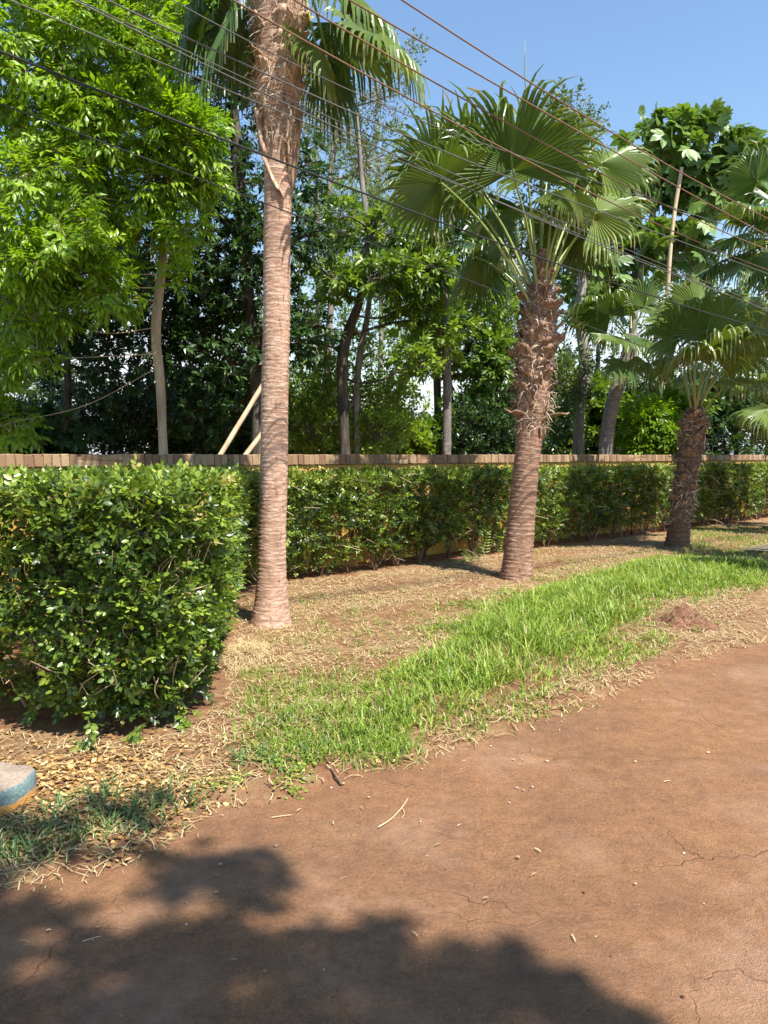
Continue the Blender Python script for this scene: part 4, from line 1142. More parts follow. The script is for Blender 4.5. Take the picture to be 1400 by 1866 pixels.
tree('broadleaf_tree', 'open dark tree with two close trunks seen against bright sky left of middle palm',
     [foot(800, 17.5)] + T([(800, 830), (798, 740), (796, 660), (800, 560), (812, 450), (820, 380)], 17.5), .10, .05,
     [(at(770, 640, 17.5), (.7, .7, .5), 75), (at(850, 640, 17.2), (.9, .7, .6), 130), (at(800, 570, 17.5), (.9, .7, .5), 85), (at(870, 560, 17), (.8, .7, .6), 100), (at(800, 800, 17.2), (.9, .7, .45), 200), (at(870, 760, 17.2), (.8, .7, .7), 210), (at(900, 660, 16.8), (.55, .6, .7), 120)],
     'whorl', M['mid'], M['bark_dark'], .26, 307, group=BG, tint=.6, dens=1.8)
tree('broadleaf_tree', 'slim second trunk tree in the sky gap left of the middle palm',
     [foot(824, 17.9)] + T([(824, 830), (822, 740), (815, 660), (806, 560), (770, 480)], 17.9), .09, .04,
     [(at(740, 790, 18.2), (.25, .5, .5), 60), (at(860, 480, 18), (1.0, .8, .6), 80), (at(760, 420, 18), (.9, .8, .6), 70)],
     'fine', M['mid'], M['bark_dark'], .36, 308, group=BG, tint=.35)
tree('broadleaf_tree', 'vine wrapped grey trunk tree rising behind the middle palm on its right',
     [foot(1052, 18)] + T([(1054, 830), (1056, 740), (1066, 660), (1056, 580), (1062, 480), (1050, 350), (1030, 220)], 18), .17, .06,
     [(at(1040, 215, 18), (.55, .6, .45), 90), (at(1010, 300, 18), (.7, .7, .6), 90), (at(920, 420, 18.3), (.9, .8, .8), 120), (at(1060, 400, 18), (.9, .7, .8), 120), (at(1000, 480, 18.5), (.9, .7, .6), 120), (at(1030, 700, 18), (.5, .6, .7), 150), (at(920, 560, 18.3), (.7, .7, .6), 100)],
     'fine', M['sparse'], M['bark_grey'], .36, 309, group=BG, tint=.45)
dL = 20.5
tree('lobed_leaf_tree', 'tall tree with large lobed leaves and a few yellow ones against the sky at right',
     [foot(1150, dL)] + T([(1150, 830), (1152, 640), (1160, 520), (1182, 430), (1196, 350), (1200, 290)], dL), .17, .07,
     [(at(1270, 275, dL), (1.0, .8, .5), 44), (at(1330, 325, dL), (.7, .7, .4), 28), (at(1200, 300, dL), (.6, .6, .7), 18), (at(1190, 260, dL), (.35, .4, .35), 12), (at(1290, 345, dL), (.8, .7, .35), 22),
      (at(1130, 470, dL), (.8, .7, .5), 34), (at(1110, 400, dL), (.6, .7, .6), 30), (at(1240, 470, dL + .4), (.9, .7, .4), 30), (at(1330, 250, dL), (.2, .2, .15), 4), (at(1090, 520, dL), (.6, .6, .3), 18)],
     'lobed', M['lobed'], M['bark_grey'], .82, 310, group=BG, tint=.58, limb_r=.45, twig_n=.3, objs=150)
tree('broadleaf_tree', 'tree with bright leaf clumps low behind the wall between middle and young palms',
     [foot(1190, 17.6)] + T([(1190, 830), (1192, 760), (1185, 700)], 17.6), .06, .04,
     [(at(1180, 770, 17.0), (.45, .5, .45), 80), (at(1215, 800, 16.8), (.4, .4, .3), 70), (at(1160, 810, 17), (.35, .4, .25), 60), (at(1240, 740, 17.4), (.5, .5, .5), 90)],
     'compound', M['bright'], M['bark_dark'], .34, 311, group=BG, tint=.35, cat='tree')
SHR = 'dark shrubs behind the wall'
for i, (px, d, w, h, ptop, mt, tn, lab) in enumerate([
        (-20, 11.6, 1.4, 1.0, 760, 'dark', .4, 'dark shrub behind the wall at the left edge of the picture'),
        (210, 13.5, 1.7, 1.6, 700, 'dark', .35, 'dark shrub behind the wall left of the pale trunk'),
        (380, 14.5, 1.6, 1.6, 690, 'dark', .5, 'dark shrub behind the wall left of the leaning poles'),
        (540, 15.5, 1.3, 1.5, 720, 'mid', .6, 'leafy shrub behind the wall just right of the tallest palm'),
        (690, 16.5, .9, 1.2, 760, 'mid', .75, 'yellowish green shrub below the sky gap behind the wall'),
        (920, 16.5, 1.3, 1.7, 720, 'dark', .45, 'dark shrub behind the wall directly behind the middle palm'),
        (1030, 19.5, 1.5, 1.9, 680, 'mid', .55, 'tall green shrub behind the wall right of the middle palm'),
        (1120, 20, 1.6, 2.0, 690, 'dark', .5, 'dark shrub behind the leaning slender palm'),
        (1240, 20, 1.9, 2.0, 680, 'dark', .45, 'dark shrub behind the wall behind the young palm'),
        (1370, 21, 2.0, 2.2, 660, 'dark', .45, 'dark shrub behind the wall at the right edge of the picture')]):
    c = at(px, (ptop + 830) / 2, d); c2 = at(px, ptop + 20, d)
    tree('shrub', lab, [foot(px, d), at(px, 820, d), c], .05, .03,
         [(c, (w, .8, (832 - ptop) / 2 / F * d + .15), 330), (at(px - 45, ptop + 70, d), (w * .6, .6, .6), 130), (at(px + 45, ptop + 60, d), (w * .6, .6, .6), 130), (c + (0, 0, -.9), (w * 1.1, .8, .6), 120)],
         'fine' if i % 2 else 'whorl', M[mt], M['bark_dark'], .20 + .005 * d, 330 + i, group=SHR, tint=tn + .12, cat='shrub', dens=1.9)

FAR = 'far trees closing the view'
for i, (px, d, top, n, mt, tn, lab) in enumerate([
        (-30, 21, 480, 760, 'mid', .4, 'far green tree closing the gap at the left edge above the wall'),
        (90, 22, 540, 620, 'dark', .7, 'far dark tree seen low between the trunks at left'),
        (470, 25, 470, 330, 'mid', .4, 'far tree seen behind the tallest palm'),
        (575, 22, 210, 760, 'mid', .55, 'tall far tree filling the gap right of the tallest palm'),
        (690, 23, 260, 640, 'mid', .7, 'far bright green tree left of the middle palm crown'),
        (905, 25, 440, 420, 'mid', .45, 'far tree just left of the middle palm trunk'),
        (1085, 24, 380, 560, 'mid', .45, 'far tree between the middle palm and the leaning palm'),
        (1250, 26, 470, 420, 'dark', .6, 'far dark tree behind the young palm crown'),
        (1400, 25, 430, 420, 'mid', .35, 'far tree closing the view at the right edge')]):
    bl = []; y0 = 815; r_ = np.random.default_rng(500 + i)
    for k in range(7):
        py = y0 + (top - y0) * (k + .5) / 7; w = .75 + .55 * math.sin(math.pi * (k + 1) / 8)
        bl.append((at(px + r_.normal(0, 22), py, d + r_.normal(0, .4)), (w * 1.25, .9, (y0 - top) / 7 / F * d * .85 + .2), n // 7))
    tree('far_tree', lab, [foot(px, d), at(px, 800, d), at(px + 6, (top + 800) / 2, d), at(px, top + 30, d)], .11, .04, bl,
         'fine', M[mt], M['bark_grey'], .40, 520 + i, group=FAR, tint=tn, twig_n=.8)

# two cut poles leaning in the shade behind the wall
for i, (a, b, lab) in enumerate([((388, 850), (480, 700), 'longer light brown pole leaning behind the wall left of the tallest palm'),
                                 ((432, 850), (500, 760), 'shorter light brown pole leaning behind the wall beside the tallest palm')]):
    g = Geo(); d = 10.6; A, B = at(*a, d - .2), at(*b, d + .5)
    A2 = A + (A - B) * (A[2] / (B[2] - A[2])); A2[2] = max(A2[2], 0)
    tube(g, crom([A2, (A2 + B) / 2 + (.02, 0, .02), B, B + (B - A) * .08], 16), np.linspace(.042, .032, 16), 10, .6, disp=lambda s, th: .003 * np.sin(3 * th + 9 * s))
    o = g.build('leaning_pole', M['bark_pale'], smooth=True); tag(o, lab, 'pole', 'poles leaning behind the wall')
# pale sawn trunk standing among the lobed leaves
g = Geo(); tube(g, crom([foot(1196, 19.4), at(1215, 560, 19.4), at(1226, 412, 19.4), at(1243, 305, 19.4)], 30), np.linspace(.08, .042, 30), 12, .9, disp=lambda s, th: .004 * np.sin(3 * th + 2 * s))
tag(g.build('bare_trunk', M['bark_pale'], smooth=True), 'straight pale bare trunk rising in front of the large lobed leaves', 'trunk')

# ---- trees of the roadside beyond the frame, whose shade falls into it
SHADE = np.array([(-250, 1560), (60, 1640), (200, 1692), (275, 1630), (305, 1562), (400, 1546), (480, 1556), (508, 1612), (488, 1652), (560, 1702), (640, 1682), (700, 1655), (748, 1688), (725, 1738), (865, 1736), (940, 1730), (985, 1766), (1060, 1800), (1130, 1850), (1230, 1920), (1300, 2400), (-300, 2400)], float)
HOLES = [(290, 1668, 46, 32), (392, 1668, 38, 26), (85, 1775, 125, 54), (425, 1808, 72, 44), (575, 1826, 62, 40), (500, 1706, 56, 34), (250, 1845, 44, 30), (670, 1775, 46, 32), (800, 1815, 60, 34), (200, 1690, 60, 34), (930, 1830, 50, 26)]
EDGEW = np.array([(-200, 1500), (95, 1500), (180, 1462), (300, 1446), (352, 1475), (270, 1556), (130, 1604), (-200, 1660)], float)
q = np.stack([rng.uniform(-300, 1300, 9000), rng.uniform(1430, 2350, 9000)], -1)
k1 = in_poly(q, SHADE) & (rng.random(len(q)) < np.where(q[:, 1] < 1880, .62, .18))
for hx, hy, ra, rb in HOLES: k1 &= ((q[:, 0] - hx) / ra) ** 2 + ((q[:, 1] - hy) / rb) ** 2 > 1.0
k2 = in_poly(q, EDGEW) & (rng.random(len(q)) < .30)
q = q[k1 | k2]
LEAFPTS = np.array([gnd(*p) + S * rng.uniform(8.6, 10.2) for p in q])
tree('roadside_tree', 'broad leafy tree standing behind the viewer and shading the near road', [(4.8, -4.9, -.05), (4.8, -4.9, 1.8), (4.3, -4.2, 4.8), (3.2, -2.6, 7.9)], .19, .07,
     [(gnd(px, py) + S * t, rad, int(900 * rad ** 2)) for px, py, t, rad in ((-150, 2000, 9.8, .35), (300, 2150, 9.8, .5), (800, 2250, 9.6, .5), (500, 2500, 9.6, .7), (1000, 2600, 9.4, .7), (0, 2500, 9.4, .7))],
     'whorl', M['mid'], M['bark_grey'], .13, 401, group='roadside trees', up=.2, extra=LEAFPTS)
pts = [along(np.array(on_wall(px) - .1), -.05, z) for px in (1000, 1040, 1080, 1110) for z in (.25, .75, 1.1)] + [gnd(px, py) for px, py in ((1200, 1000), (1260, 1010), (1300, 1018), (1350, 1022), (1400, 1025), (1330, 1040), (1390, 1045), (1440, 1020), (1500, 1030))] + [B3 + np.array([0, 0, z]) for z in (.3, .7)]
bl = []
for p in pts:       # lift each towards the sun until it clears the frame's right side
    k = 3.0
    while (p + S * k)[0] < .52 * (p + S * k)[1] + .5: k += .1
    bl.append((p + S * (k + rng.uniform(.0, .5)), .32, 22))
tree('roadside_tree', 'leafy tree beyond the right edge shading the young palm and hedge', [(10.4, 7.2, -.05), (10.4, 7.2, 1.8), (9.6, 7.8, 4.2), (8.0, 9.2, 6.0)], .17, .06, bl,
     'whorl', M['mid'], M['bark_grey'], .34, 402, group='roadside trees', limb_r=.25)

# ================================================================== overhead wires
WD = nrm(np.array([1.0, .86, 0])); WN = np.array([WD[1], -WD[0], 0])
def wire(pts, off, rad, mat, label, tint=.5):
    """pts: sight points of one wire; it hangs in a vertical plane along the road"""
    O = np.array([-1.0, 5.2, 0]) + WN * off
    ts, zs = [], []
    for px, py in pts:
        r = ray(px, py); k = (O @ WN) / (r @ WN); p = np.array([0, 0, HCAM]) + r * k
        ts.append((p - O) @ WD); zs.append(p[2])
    co = np.polyfit(ts, zs, 2 if len(pts) > 2 else 1)
    t = np.linspace(min(ts) - 9, max(ts) + 14, 90)
    dz = np.polyval(co, t)
    lo, hi = min(ts), max(ts)       # beyond the seen stretch go on straight
    sl0, sl1 = np.polyval(np.polyder(co), lo), np.polyval(np.polyder(co), hi)
    dz = np.where(t < lo, np.polyval(co, lo) + sl0 * (t - lo), np.where(t > hi, np.polyval(co, hi) + sl1 * (t - hi), dz))
    P = O + t[:, None] * WD; P[:, 2] = dz
    g = Geo(); tube(g, P, rad, 6, tint)
    tag(g.build('overhead_wire', M[mat], smooth=True), label, 'wire', 'overhead wires')
wire([(0, 187), (245, 284), (490, 372), (700, 452), (930, 540)], .0, .0042, 'cable', 'lowest of the overhead wires, thin and black')
wire([(0, 88), (265, 205), (530, 300), (700, 368), (950, 455), (1130, 520), (1330, 582)], .0, .0072, 'cable', 'thickest black cable, second lowest on the left')
wire([(30, 0), (225, 92), (470, 190), (620, 245), (760, 305), (900, 365)], .1, .0040, 'greywire', 'grey wire third from the bottom where the wires cross the tallest palm')
wire([(128, 0), (300, 85), (400, 128), (540, 192), (700, 272), (960, 395), (1230, 500)], .2, .0045, 'greywire', 'grey wire fourth from the bottom crossing the tallest palm')
wire([(135, 0), (305, 80), (405, 118), (540, 180), (700, 262), (960, 378), (1230, 490)], .25, .0034, 'greywire', 'thin grey wire running just above the fourth wire')
wire([(192, 0), (310, 52), (400, 97), (500, 143), (640, 200), (800, 275), (1000, 350)], .3, .0048, 'greywire', 'grey wire in the middle of the bundle crossing the shaggy leaf bases')
wire([(314, 0), (400, 46), (470, 85), (560, 130), (700, 190), (880, 262)], .35, .0036, 'greywire', 'thin grey wire just below the lowest brown wire')
wire([(425, 0), (560, 78), (700, 153), (910, 268), (1180, 400), (1400, 492)], .45, .0058, 'copper', 'lowest of the four brown wires')
wire([(530, 0), (700, 95), (900, 205), (1100, 322), (1250, 392), (1400, 455)], .55, .0058, 'copper', 'second lowest of the four brown wires')
wire([(640, 0), (700, 37), (860, 130), (1050, 238), (1210, 325), (1400, 430)], .65, .0058, 'copper', 'third of the four brown wires counted from below')
wire([(731, 0), (900, 108), (1060, 205), (1220, 305), (1400, 398)], .75, .0058, 'copper', 'topmost brown wire crossing open blue sky')

# ================================================================== grass and straw on the verge
def px_poly(pts): return np.array([gnd(*p)[:2] for p in pts])
LAWN = px_poly([(500, 1375), (580, 1320), (690, 1240), (800, 1150), (830, 1120), (930, 1085), (1000, 1070), (1120, 1035), (1200, 1022), (1390, 1030), (1480, 1030), (1395, 1085), (1290, 1100), (1225, 1120), (1195, 1180), (1120, 1235), (1030, 1290), (900, 1340), (790, 1375), (690, 1390), (600, 1395)])
def blades(g, Q, h, lean, w, tint, bend=.5, mat=0):
    n = len(Q); az = rng.uniform(0, 2 * np.pi, n); dr = np.stack([np.cos(az), np.sin(az), np.zeros(n)], -1)
    sd = np.stack([-dr[:, 1], dr[:, 0], np.zeros(n)], -1) * w[:, None]
    up = np.array([0, 0, 1.0])
    p1 = Q + up * (h * .55)[:, None] + dr * (h * lean * .45)[:, None]
    p2 = Q + up * (h * (1 - .25 * bend * lean))[:, None] + dr * (h * lean * 1.25)[:, None]
    V = np.stack([Q - sd, Q + sd, p1 + sd * .8, p1 - sd * .8, p2], 1).reshape(-1, 3)
    b = (np.arange(n) * 5)[:, None]
    g.add(V, [b + np.array([0, 1, 2, 3]), b + np.array([3, 2, 4])], np.repeat(tint, 5), mat)
def on_verge(xy): return np.stack([xy[:, 0], xy[:, 1], verge_z(xy[:, 0], xy[:, 1]) - .004], -1)
def dist_poly(P, poly):
    best = np.full(len(P), 1e9)
    for a, b in zip(poly, np.roll(poly, -1, 0)):
        ab = b - a; t = np.clip(((P - a) @ ab) / (ab @ ab + 1e-9), 0, 1); best = np.minimum(best, np.linalg.norm(P - a - t[:, None] * ab, axis=1))
    return best * np.where(in_poly(P, poly), 1, -1)
g = Geo()
lo, hi = LAWN.min(0), LAWN.max(0)
P = rng.uniform(lo - .5, hi + .5, (220000, 2))
P = P[(P[:, 0] < .53 * P[:, 1] + .3)]
dp = dist_poly(P, LAWN) + .24 * wob2(P[:, 0], P[:, 1], 2.6, 3.0) + .16 * wob2(P[:, 0], P[:, 1], 8.0, 1.0)
patch = .5 + .5 * wob2(P[:, 0], P[:, 1], 2.4, 12.0)
dens = sstep(-.2, .32, dp) * (.45 + .55 * sstep(.25, .6, patch)) * (1 - .75 * sstep(.55, .8, wob2(P[:, 0], P[:, 1], 5.0, 60.0)))
m = (rng.random(len(P)) < dens) & (verge_s(P[:, 0], P[:, 1]) > .03)
P, dp, patch = P[m], dp[m], patch[m]; n = len(P)
cl_ = .5 + .5 * wob2(P[:, 0], P[:, 1], 8.0, 33.0)
h = (.04 + .07 * sstep(0, .7, dp)) * rng.uniform(.55, 1.45, n) * (.65 + .3 * patch + .4 * cl_) * np.where(rng.random(n) < .04, 1.6, 1)
blades(g, on_verge(P), h, rng.uniform(.2, 1.35, n), rng.uniform(.0022, .0048, n) * (1 + .06 * P[:, 1]), np.where(rng.random(n) < .05, 1.0, np.clip(.40 + .2 * rng.normal(size=n) + .1 * patch + .22 * cl_, 0, .86)))
# tufts in the dry part and along the far verge
def tufts(g, C, k, rad, hh, ww, tint):
    for c in C:
        Q = c[:2] + rng.normal(0, rad, (k, 2))
        Q = Q[verge_s(Q[:, 0], Q[:, 1]) > -.05]
        n = len(Q)
        if n: blades(g, on_verge(Q), hh * rng.uniform(.5, 1.3, n), rng.uniform(.3, 1.3, n), ww * rng.uniform(.6, 1.2, n), np.clip(tint + .15 * rng.normal(size=n), 0, .9))
C = [gnd(px, py) for px, py in ((505, 1185), (560, 1190), (600, 1205), (625, 1220), (655, 1190), (560, 1240), (640, 1250), (590, 1150), (690, 1205), (730, 1180), (760, 1160), (700, 1150), (560, 1110), (580, 1100), (520, 1260), (640, 1130))]
tufts(g, C, 26, .05, .07, .003, .5)
C = [gnd(rng.uniform(450, 760), rng.uniform(1240, 1400)) for _ in range(260)]
tufts(g, C, 16, .06, .06, .0032, .5)
C = [gnd(rng.uniform(530, 1000), rng.uniform(1085, 1180)) for _ in range(45)] + [gnd(rng.uniform(980, 1210), rng.uniform(1005, 1060)) for _ in range(80)]
tufts(g, C, 18, .08, .045, .0035, .6)
C = [gnd(rng.uniform(470, 1000), rng.uniform(1075, 1260)) for _ in range(150)]
C = [q_ for q_ in C if wob2(q_[:1], q_[1:2], 2.0, 40.0)[0] > -.1]
tufts(g, C, 12, .10, .03, .003, .72)
C = [gnd(rng.uniform(1240, 1440), rng.uniform(965, 1030)) for _ in range(190)]
tufts(g, C, 26, .12, .06, .0045, .5)
C = [gnd(px, py) for px, py in ((1262, 1160), (1285, 1155), (1305, 1145), (1240, 1120), (1040, 1300), (1080, 1290), (960, 1345), (850, 1385))]
tufts(g, C, 22, .04, .06, .003, .5)
o = g.build('lawn_grass', M['grass']); tag(o, 'bright green grass growing in a strip between road and palms', 'grass', kind='stuff')

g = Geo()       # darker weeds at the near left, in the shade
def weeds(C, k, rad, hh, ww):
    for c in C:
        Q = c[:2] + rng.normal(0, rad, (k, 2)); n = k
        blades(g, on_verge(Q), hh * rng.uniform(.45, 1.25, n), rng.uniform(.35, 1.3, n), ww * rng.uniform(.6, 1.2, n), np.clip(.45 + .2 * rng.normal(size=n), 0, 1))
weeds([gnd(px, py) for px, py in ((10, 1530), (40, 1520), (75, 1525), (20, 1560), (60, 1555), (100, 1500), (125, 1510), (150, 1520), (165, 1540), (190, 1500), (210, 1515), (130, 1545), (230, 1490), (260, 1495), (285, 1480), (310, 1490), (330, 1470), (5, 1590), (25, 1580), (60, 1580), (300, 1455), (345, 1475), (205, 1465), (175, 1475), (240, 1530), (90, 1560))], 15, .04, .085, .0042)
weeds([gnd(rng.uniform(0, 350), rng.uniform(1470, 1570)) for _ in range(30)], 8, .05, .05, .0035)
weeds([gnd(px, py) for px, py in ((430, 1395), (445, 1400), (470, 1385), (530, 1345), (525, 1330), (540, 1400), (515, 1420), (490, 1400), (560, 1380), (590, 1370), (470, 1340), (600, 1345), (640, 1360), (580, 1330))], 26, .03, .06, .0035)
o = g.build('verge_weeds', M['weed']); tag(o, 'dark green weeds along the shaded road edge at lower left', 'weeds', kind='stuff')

g = Geo()       # small round-leaved creeping weed by the road
lf = leaf6(.42, .02, .03)
C = np.vstack([gnd(px, py)[:2] for px, py in ((500, 1400), (520, 1410), (540, 1420), (525, 1440), (545, 1425), (560, 1405), (480, 1395), (575, 1395), (545, 1452), (610, 1375), (700, 1385), (440, 1425), (420, 1440), (385, 1440))])
Q = np.vstack([c + rng.normal(0, .035, (42, 2)) for c in C]); n = len(Q)
az = rng.uniform(0, 6.28, n)
W, Fa = inst(lf, on_verge(Q) + np.stack([np.zeros(n), np.zeros(n), rng.uniform(.004, .03, n)], -1), basis(np.stack([np.cos(az), np.sin(az), rng.normal(.1, .2, n)], -1), nrm(np.array([0, 0, 1.0]) + rng.normal(0, .3, (n, 3)))), rng.uniform(.012, .022, n))
g.add(W, Fa, np.repeat(rng.uniform(.3, 1, n), len(lf[0])))
o = g.build('creeping_weed', M['grass']); tag(o, 'low round leaved creeping weed at the road edge below the hedge', 'weeds', kind='stuff')

g = Geo()       # cut dry grass lying over the verge
P = np.stack([rng.uniform(-2.2, 11, 240000), rng.uniform(2.2, 18, 240000)], -1)
sv = verge_s(P[:, 0], P[:, 1]); hd = (P - H0[:2]) @ HNRM[:2]
inl = dist_poly(P, LAWN)
acc = (sv > -.03) & (hd > -.05) & (np.abs(P[:, 0]) < .55 * P[:, 1]) & ~in_poly(P, FP + 0)
wgt = 1.1 * np.clip(1.25 - .05 * P[:, 1], .3, 1) * (.24 + .85 * sstep(-.35, .45, wob2(P[:, 0], P[:, 1], 1.9, 21.0) + .3 * wob2(P[:, 0], P[:, 1], 7.0, 2.0))) * np.where(inl > .2, .15, 1)
P = P[acc & (rng.random(len(P)) < wgt)]; n = len(P)
Q = on_verge(P) + np.stack([np.zeros(n), np.zeros(n), rng.uniform(.006, .028, n)], -1)
az = rng.uniform(0, 6.28, n); L = rng.uniform(.03, .11, n)
dv = np.stack([np.cos(az), np.sin(az), rng.normal(0, .16, n)], -1) * L[:, None] / 2
sd = np.stack([-np.sin(az), np.cos(az), np.zeros(n)], -1) * (rng.uniform(.0009, .0022, n) * (1 + .05 * P[:, 1]))[:, None]
mid = Q + np.stack([rng.normal(0, .006, n), rng.normal(0, .006, n), rng.uniform(0, .012, n)], -1)
V = np.stack([Q - dv - sd, Q - dv + sd, mid - sd, mid + sd, Q + dv - sd, Q + dv + sd], 1).reshape(-1, 3); b = (np.arange(n) * 6)[:, None]
g.add(V, [b + np.array([0, 1, 3, 2]), b + np.array([2, 3, 5, 4])], np.repeat(np.clip(.5 + .25 * rng.normal(size=n), 0, 1), 6))
o = g.build('dry_straw', M['straw']); tag(o, 'cut dry straw lying over the bare reddish verge', 'straw', kind='stuff')

g = Geo()       # heap of dry grass against the near hedge
c = gnd(447, 1215); n = 1500
Q = c[:2] + rng.normal(0, 1, (n, 2)) * (.09, .17); Q3 = on_verge(Q); Q3[:, 2] += rng.uniform(0, .10, n) * np.exp(-((Q - c[:2]) ** 2 / (.02, .06)).sum(1))
az = rng.uniform(0, 6.28, n); L = rng.uniform(.06, .2, n); dv = np.stack([np.cos(az), np.sin(az), rng.normal(-.1, .35, n)], -1) * L[:, None] / 2
sd = np.stack([-np.sin(az), np.cos(az), np.zeros(n)], -1) * .0016; mid = Q3 + (0, 0, .025) + rng.normal(0, .01, (n, 3))
V = np.stack([Q3 - dv - sd, Q3 - dv + sd, mid - sd, mid + sd, Q3 + dv - sd, Q3 + dv + sd], 1).reshape(-1, 3); b = (np.arange(n) * 6)[:, None]
g.add(V, [b + np.array([0, 1, 3, 2]), b + np.array([2, 3, 5, 4])], np.repeat(np.clip(.55 + .22 * rng.normal(size=n), 0, 1), 6))
o = g.build('dry_grass_heap', M['straw']); tag(o, 'small heap of dry grass against the near hedge by the tallest palm', 'straw', kind='stuff')

g = Geo()       # fallen leaves
lf = leaf6(.3, .06, .12)
Q = [gnd(px, py)[:2] for px, py in zip(rng.normal(190, 95, 2500), rng.normal(1432, 36, 2500))] + [gnd(px, py)[:2] for px, py in zip(rng.uniform(0, 420, 900), rng.uniform(1400, 1580, 900))] + [gnd(px, py)[:2] for px, py in zip(rng.uniform(420, 900, 380), rng.uniform(1090, 1400, 380))]
Q = np.array(Q); Q = Q[verge_s(Q[:, 0], Q[:, 1]) > -.02]; n = len(Q); az = rng.uniform(0, 6.28, n)
W, Fa = inst(lf, on_verge(Q) + np.stack([np.zeros(n), np.zeros(n), rng.uniform(.005, .022, n)], -1), basis(np.stack([np.cos(az), np.sin(az), rng.normal(0, .25, n)], -1), nrm(np.array([0, 0, 1.0]) + rng.normal(0, .35, (n, 3)))), rng.uniform(.016, .036, n))
g.add(W, Fa, np.repeat(np.clip(.40 + .30 * rng.normal(size=n), 0, 1), len(lf[0])))
o = g.build('leaf_litter', M['litter']); tag(o, 'yellow brown fallen leaves in front of the near hedge', 'leaf litter', kind='stuff')

# ================================================================== small things
# painted stub post at the left edge
c = gnd(-12, 1478); c[2] = 0
st = thing('painted_stub', 'low round concrete stub with worn teal paint and ochre foot at left edge', 'bollard', c)
g = Geo(); zr = [(-.05, .19, 2.0), (.03, .19, 2.0), (.045, .187, 1.6), (.06, .186, 1.1), (.12, .185, 1.0), (.155, .182, .9), (.168, .172, .3), (.174, .15, 0), (.178, .08, 0), (.180, .02, 0)]
zr = [(z * .92, r * .92, t) for z, r, t in zr]
th = np.linspace(0, 2 * np.pi, 40, endpoint=False)
V = np.array([[(c[0] + (r + .004 * math.sin(5 * a + z * 30) + .009 * math.sin(2 * a) + .003 * math.sin(11 * a + 60 * z)) * math.cos(a), c[1] + (r + .004 * math.sin(5 * a + z * 30)) * math.sin(a), z + (.007 * math.sin(3 * a + 1) + .003 * math.sin(8 * a)) * (z > .1)) for a in th] for z, r, t in zr])
tt = np.repeat([t for _, _, t in zr], 40).astype(float)
ang = np.tile(th, len(zr)); zz_ = np.repeat([z for z, _, _ in zr], 40); tt = np.where((zz_ < .11) & (zz_ > -.1), np.where(np.cos(ang + .55) > .62, 2.0, 1.0), tt)
g.add(V.reshape(-1, 3), [quadgrid(len(zr), 40, True), np.array([[(len(zr) - 1) * 40 + k for k in range(40)]])], tt)
g.build('post', M['stub'], st, smooth=True)

def stone(name, label, cat, px, py, r, tint, seed, group=None, flat=.7):
    rr = np.random.default_rng(seed); c = gnd(px, py); g = Geo()
    u = np.linspace(0, np.pi, 7); v = np.linspace(0, 2 * np.pi, 10, endpoint=False)
    D = np.array([[(math.sin(a) * math.cos(b), math.sin(a) * math.sin(b), math.cos(a)) for b in v] for a in u])
    k = r * (1 + .22 * wob(D * 2, 1.0, seed))[..., None]
    V = D * k * (1, rr.uniform(.7, 1), flat) + c + (0, 0, r * flat * .75)
    g.add(V.reshape(-1, 3), quadgrid(7, 10, True), tint)
    tag(g.build(name, M['pebble'], smooth=True), label, cat, group)
PG = 'pebbles on the road'
stone('pebble', 'round brown pebble in the tree shadow on the near road', 'pebble', 483, 1772, .0075, .4, 1, PG)
stone('pebble', 'small grey pebble beside the two light spots in the shadow', 'pebble', 340, 1686, .006, .75, 2, PG)
stone('pebble', 'left pebble of the group of four on the sunlit road', 'pebble', 942, 1438, .010, .6, 3, PG)
stone('pebble', 'nearest pebble of the group of four on the sunlit road', 'pebble', 954, 1442, .009, .6, 4, PG)
stone('pebble', 'right pebble of the group of four on the sunlit road', 'pebble', 970, 1436, .009, .65, 5, PG)
stone('pebble', 'pebble just below the group of four on the sunlit road', 'pebble', 928, 1464, .007, .7, 6, PG)
stone('pebble', 'lone tan pebble above the tree shadow near the verge', 'pebble', 503, 1543, .008, .55, 7, PG)
stone('pebble', 'dark pebble alone on the sunlit right of the road', 'pebble', 1064, 1628, .006, .02, 8, PG)
stone('pebble', 'dark pebble at the lower right of the road', 'pebble', 1244, 1818, .006, .02, 9, PG)
stone('pebble', 'whitish pebble by the long crack on the right of the road', 'pebble', 1246, 1556, .006, 1.0, 10, PG)
stone('pebble', 'pale pebble in front of the weeds at lower left', 'pebble', 22, 1602, .012, 1.0, 11, PG)
stone('pebble', 'orange pebble at the bottom edge of the road', 'pebble', 222, 1853, .006, .5, 12, PG)
stone('pebble', 'small bluish pebble beside the dark stick', 'pebble', 604, 1437, .007, .9, 13, PG)
g = Geo()       # grit scattered on the road
n = 900; P = np.stack([rng.uniform(-2, 5, n * 2), rng.uniform(1.5, 8, n * 2)], -1); P = P[verge_s(P[:, 0], P[:, 1]) < .05][:n]
for p in P:
    r = rng.uniform(.0012, .0032); V = rng.normal(0, r * .35, (6, 3)) + np.array([(r, 0, 0), (-r, 0, 0), (0, r, 0), (0, -r, 0), (0, 0, r), (0, 0, -r)]) + (p[0], p[1], .003)
    g.add(V, np.array([(0, 2, 4), (2, 1, 4), (1, 3, 4), (3, 0, 4), (2, 0, 5), (1, 2, 5), (3, 1, 5), (0, 3, 5)]), rng.random())
n = 260; P = np.stack([rng.uniform(-2, 5.5, n * 6), rng.uniform(1.5, 8, n * 6)], -1); s_ = verge_s(P[:, 0], P[:, 1])
P = P[(s_ < .02) & (rng.random(len(P)) < np.exp(s_ / .45) * .9 + .03)][:n]
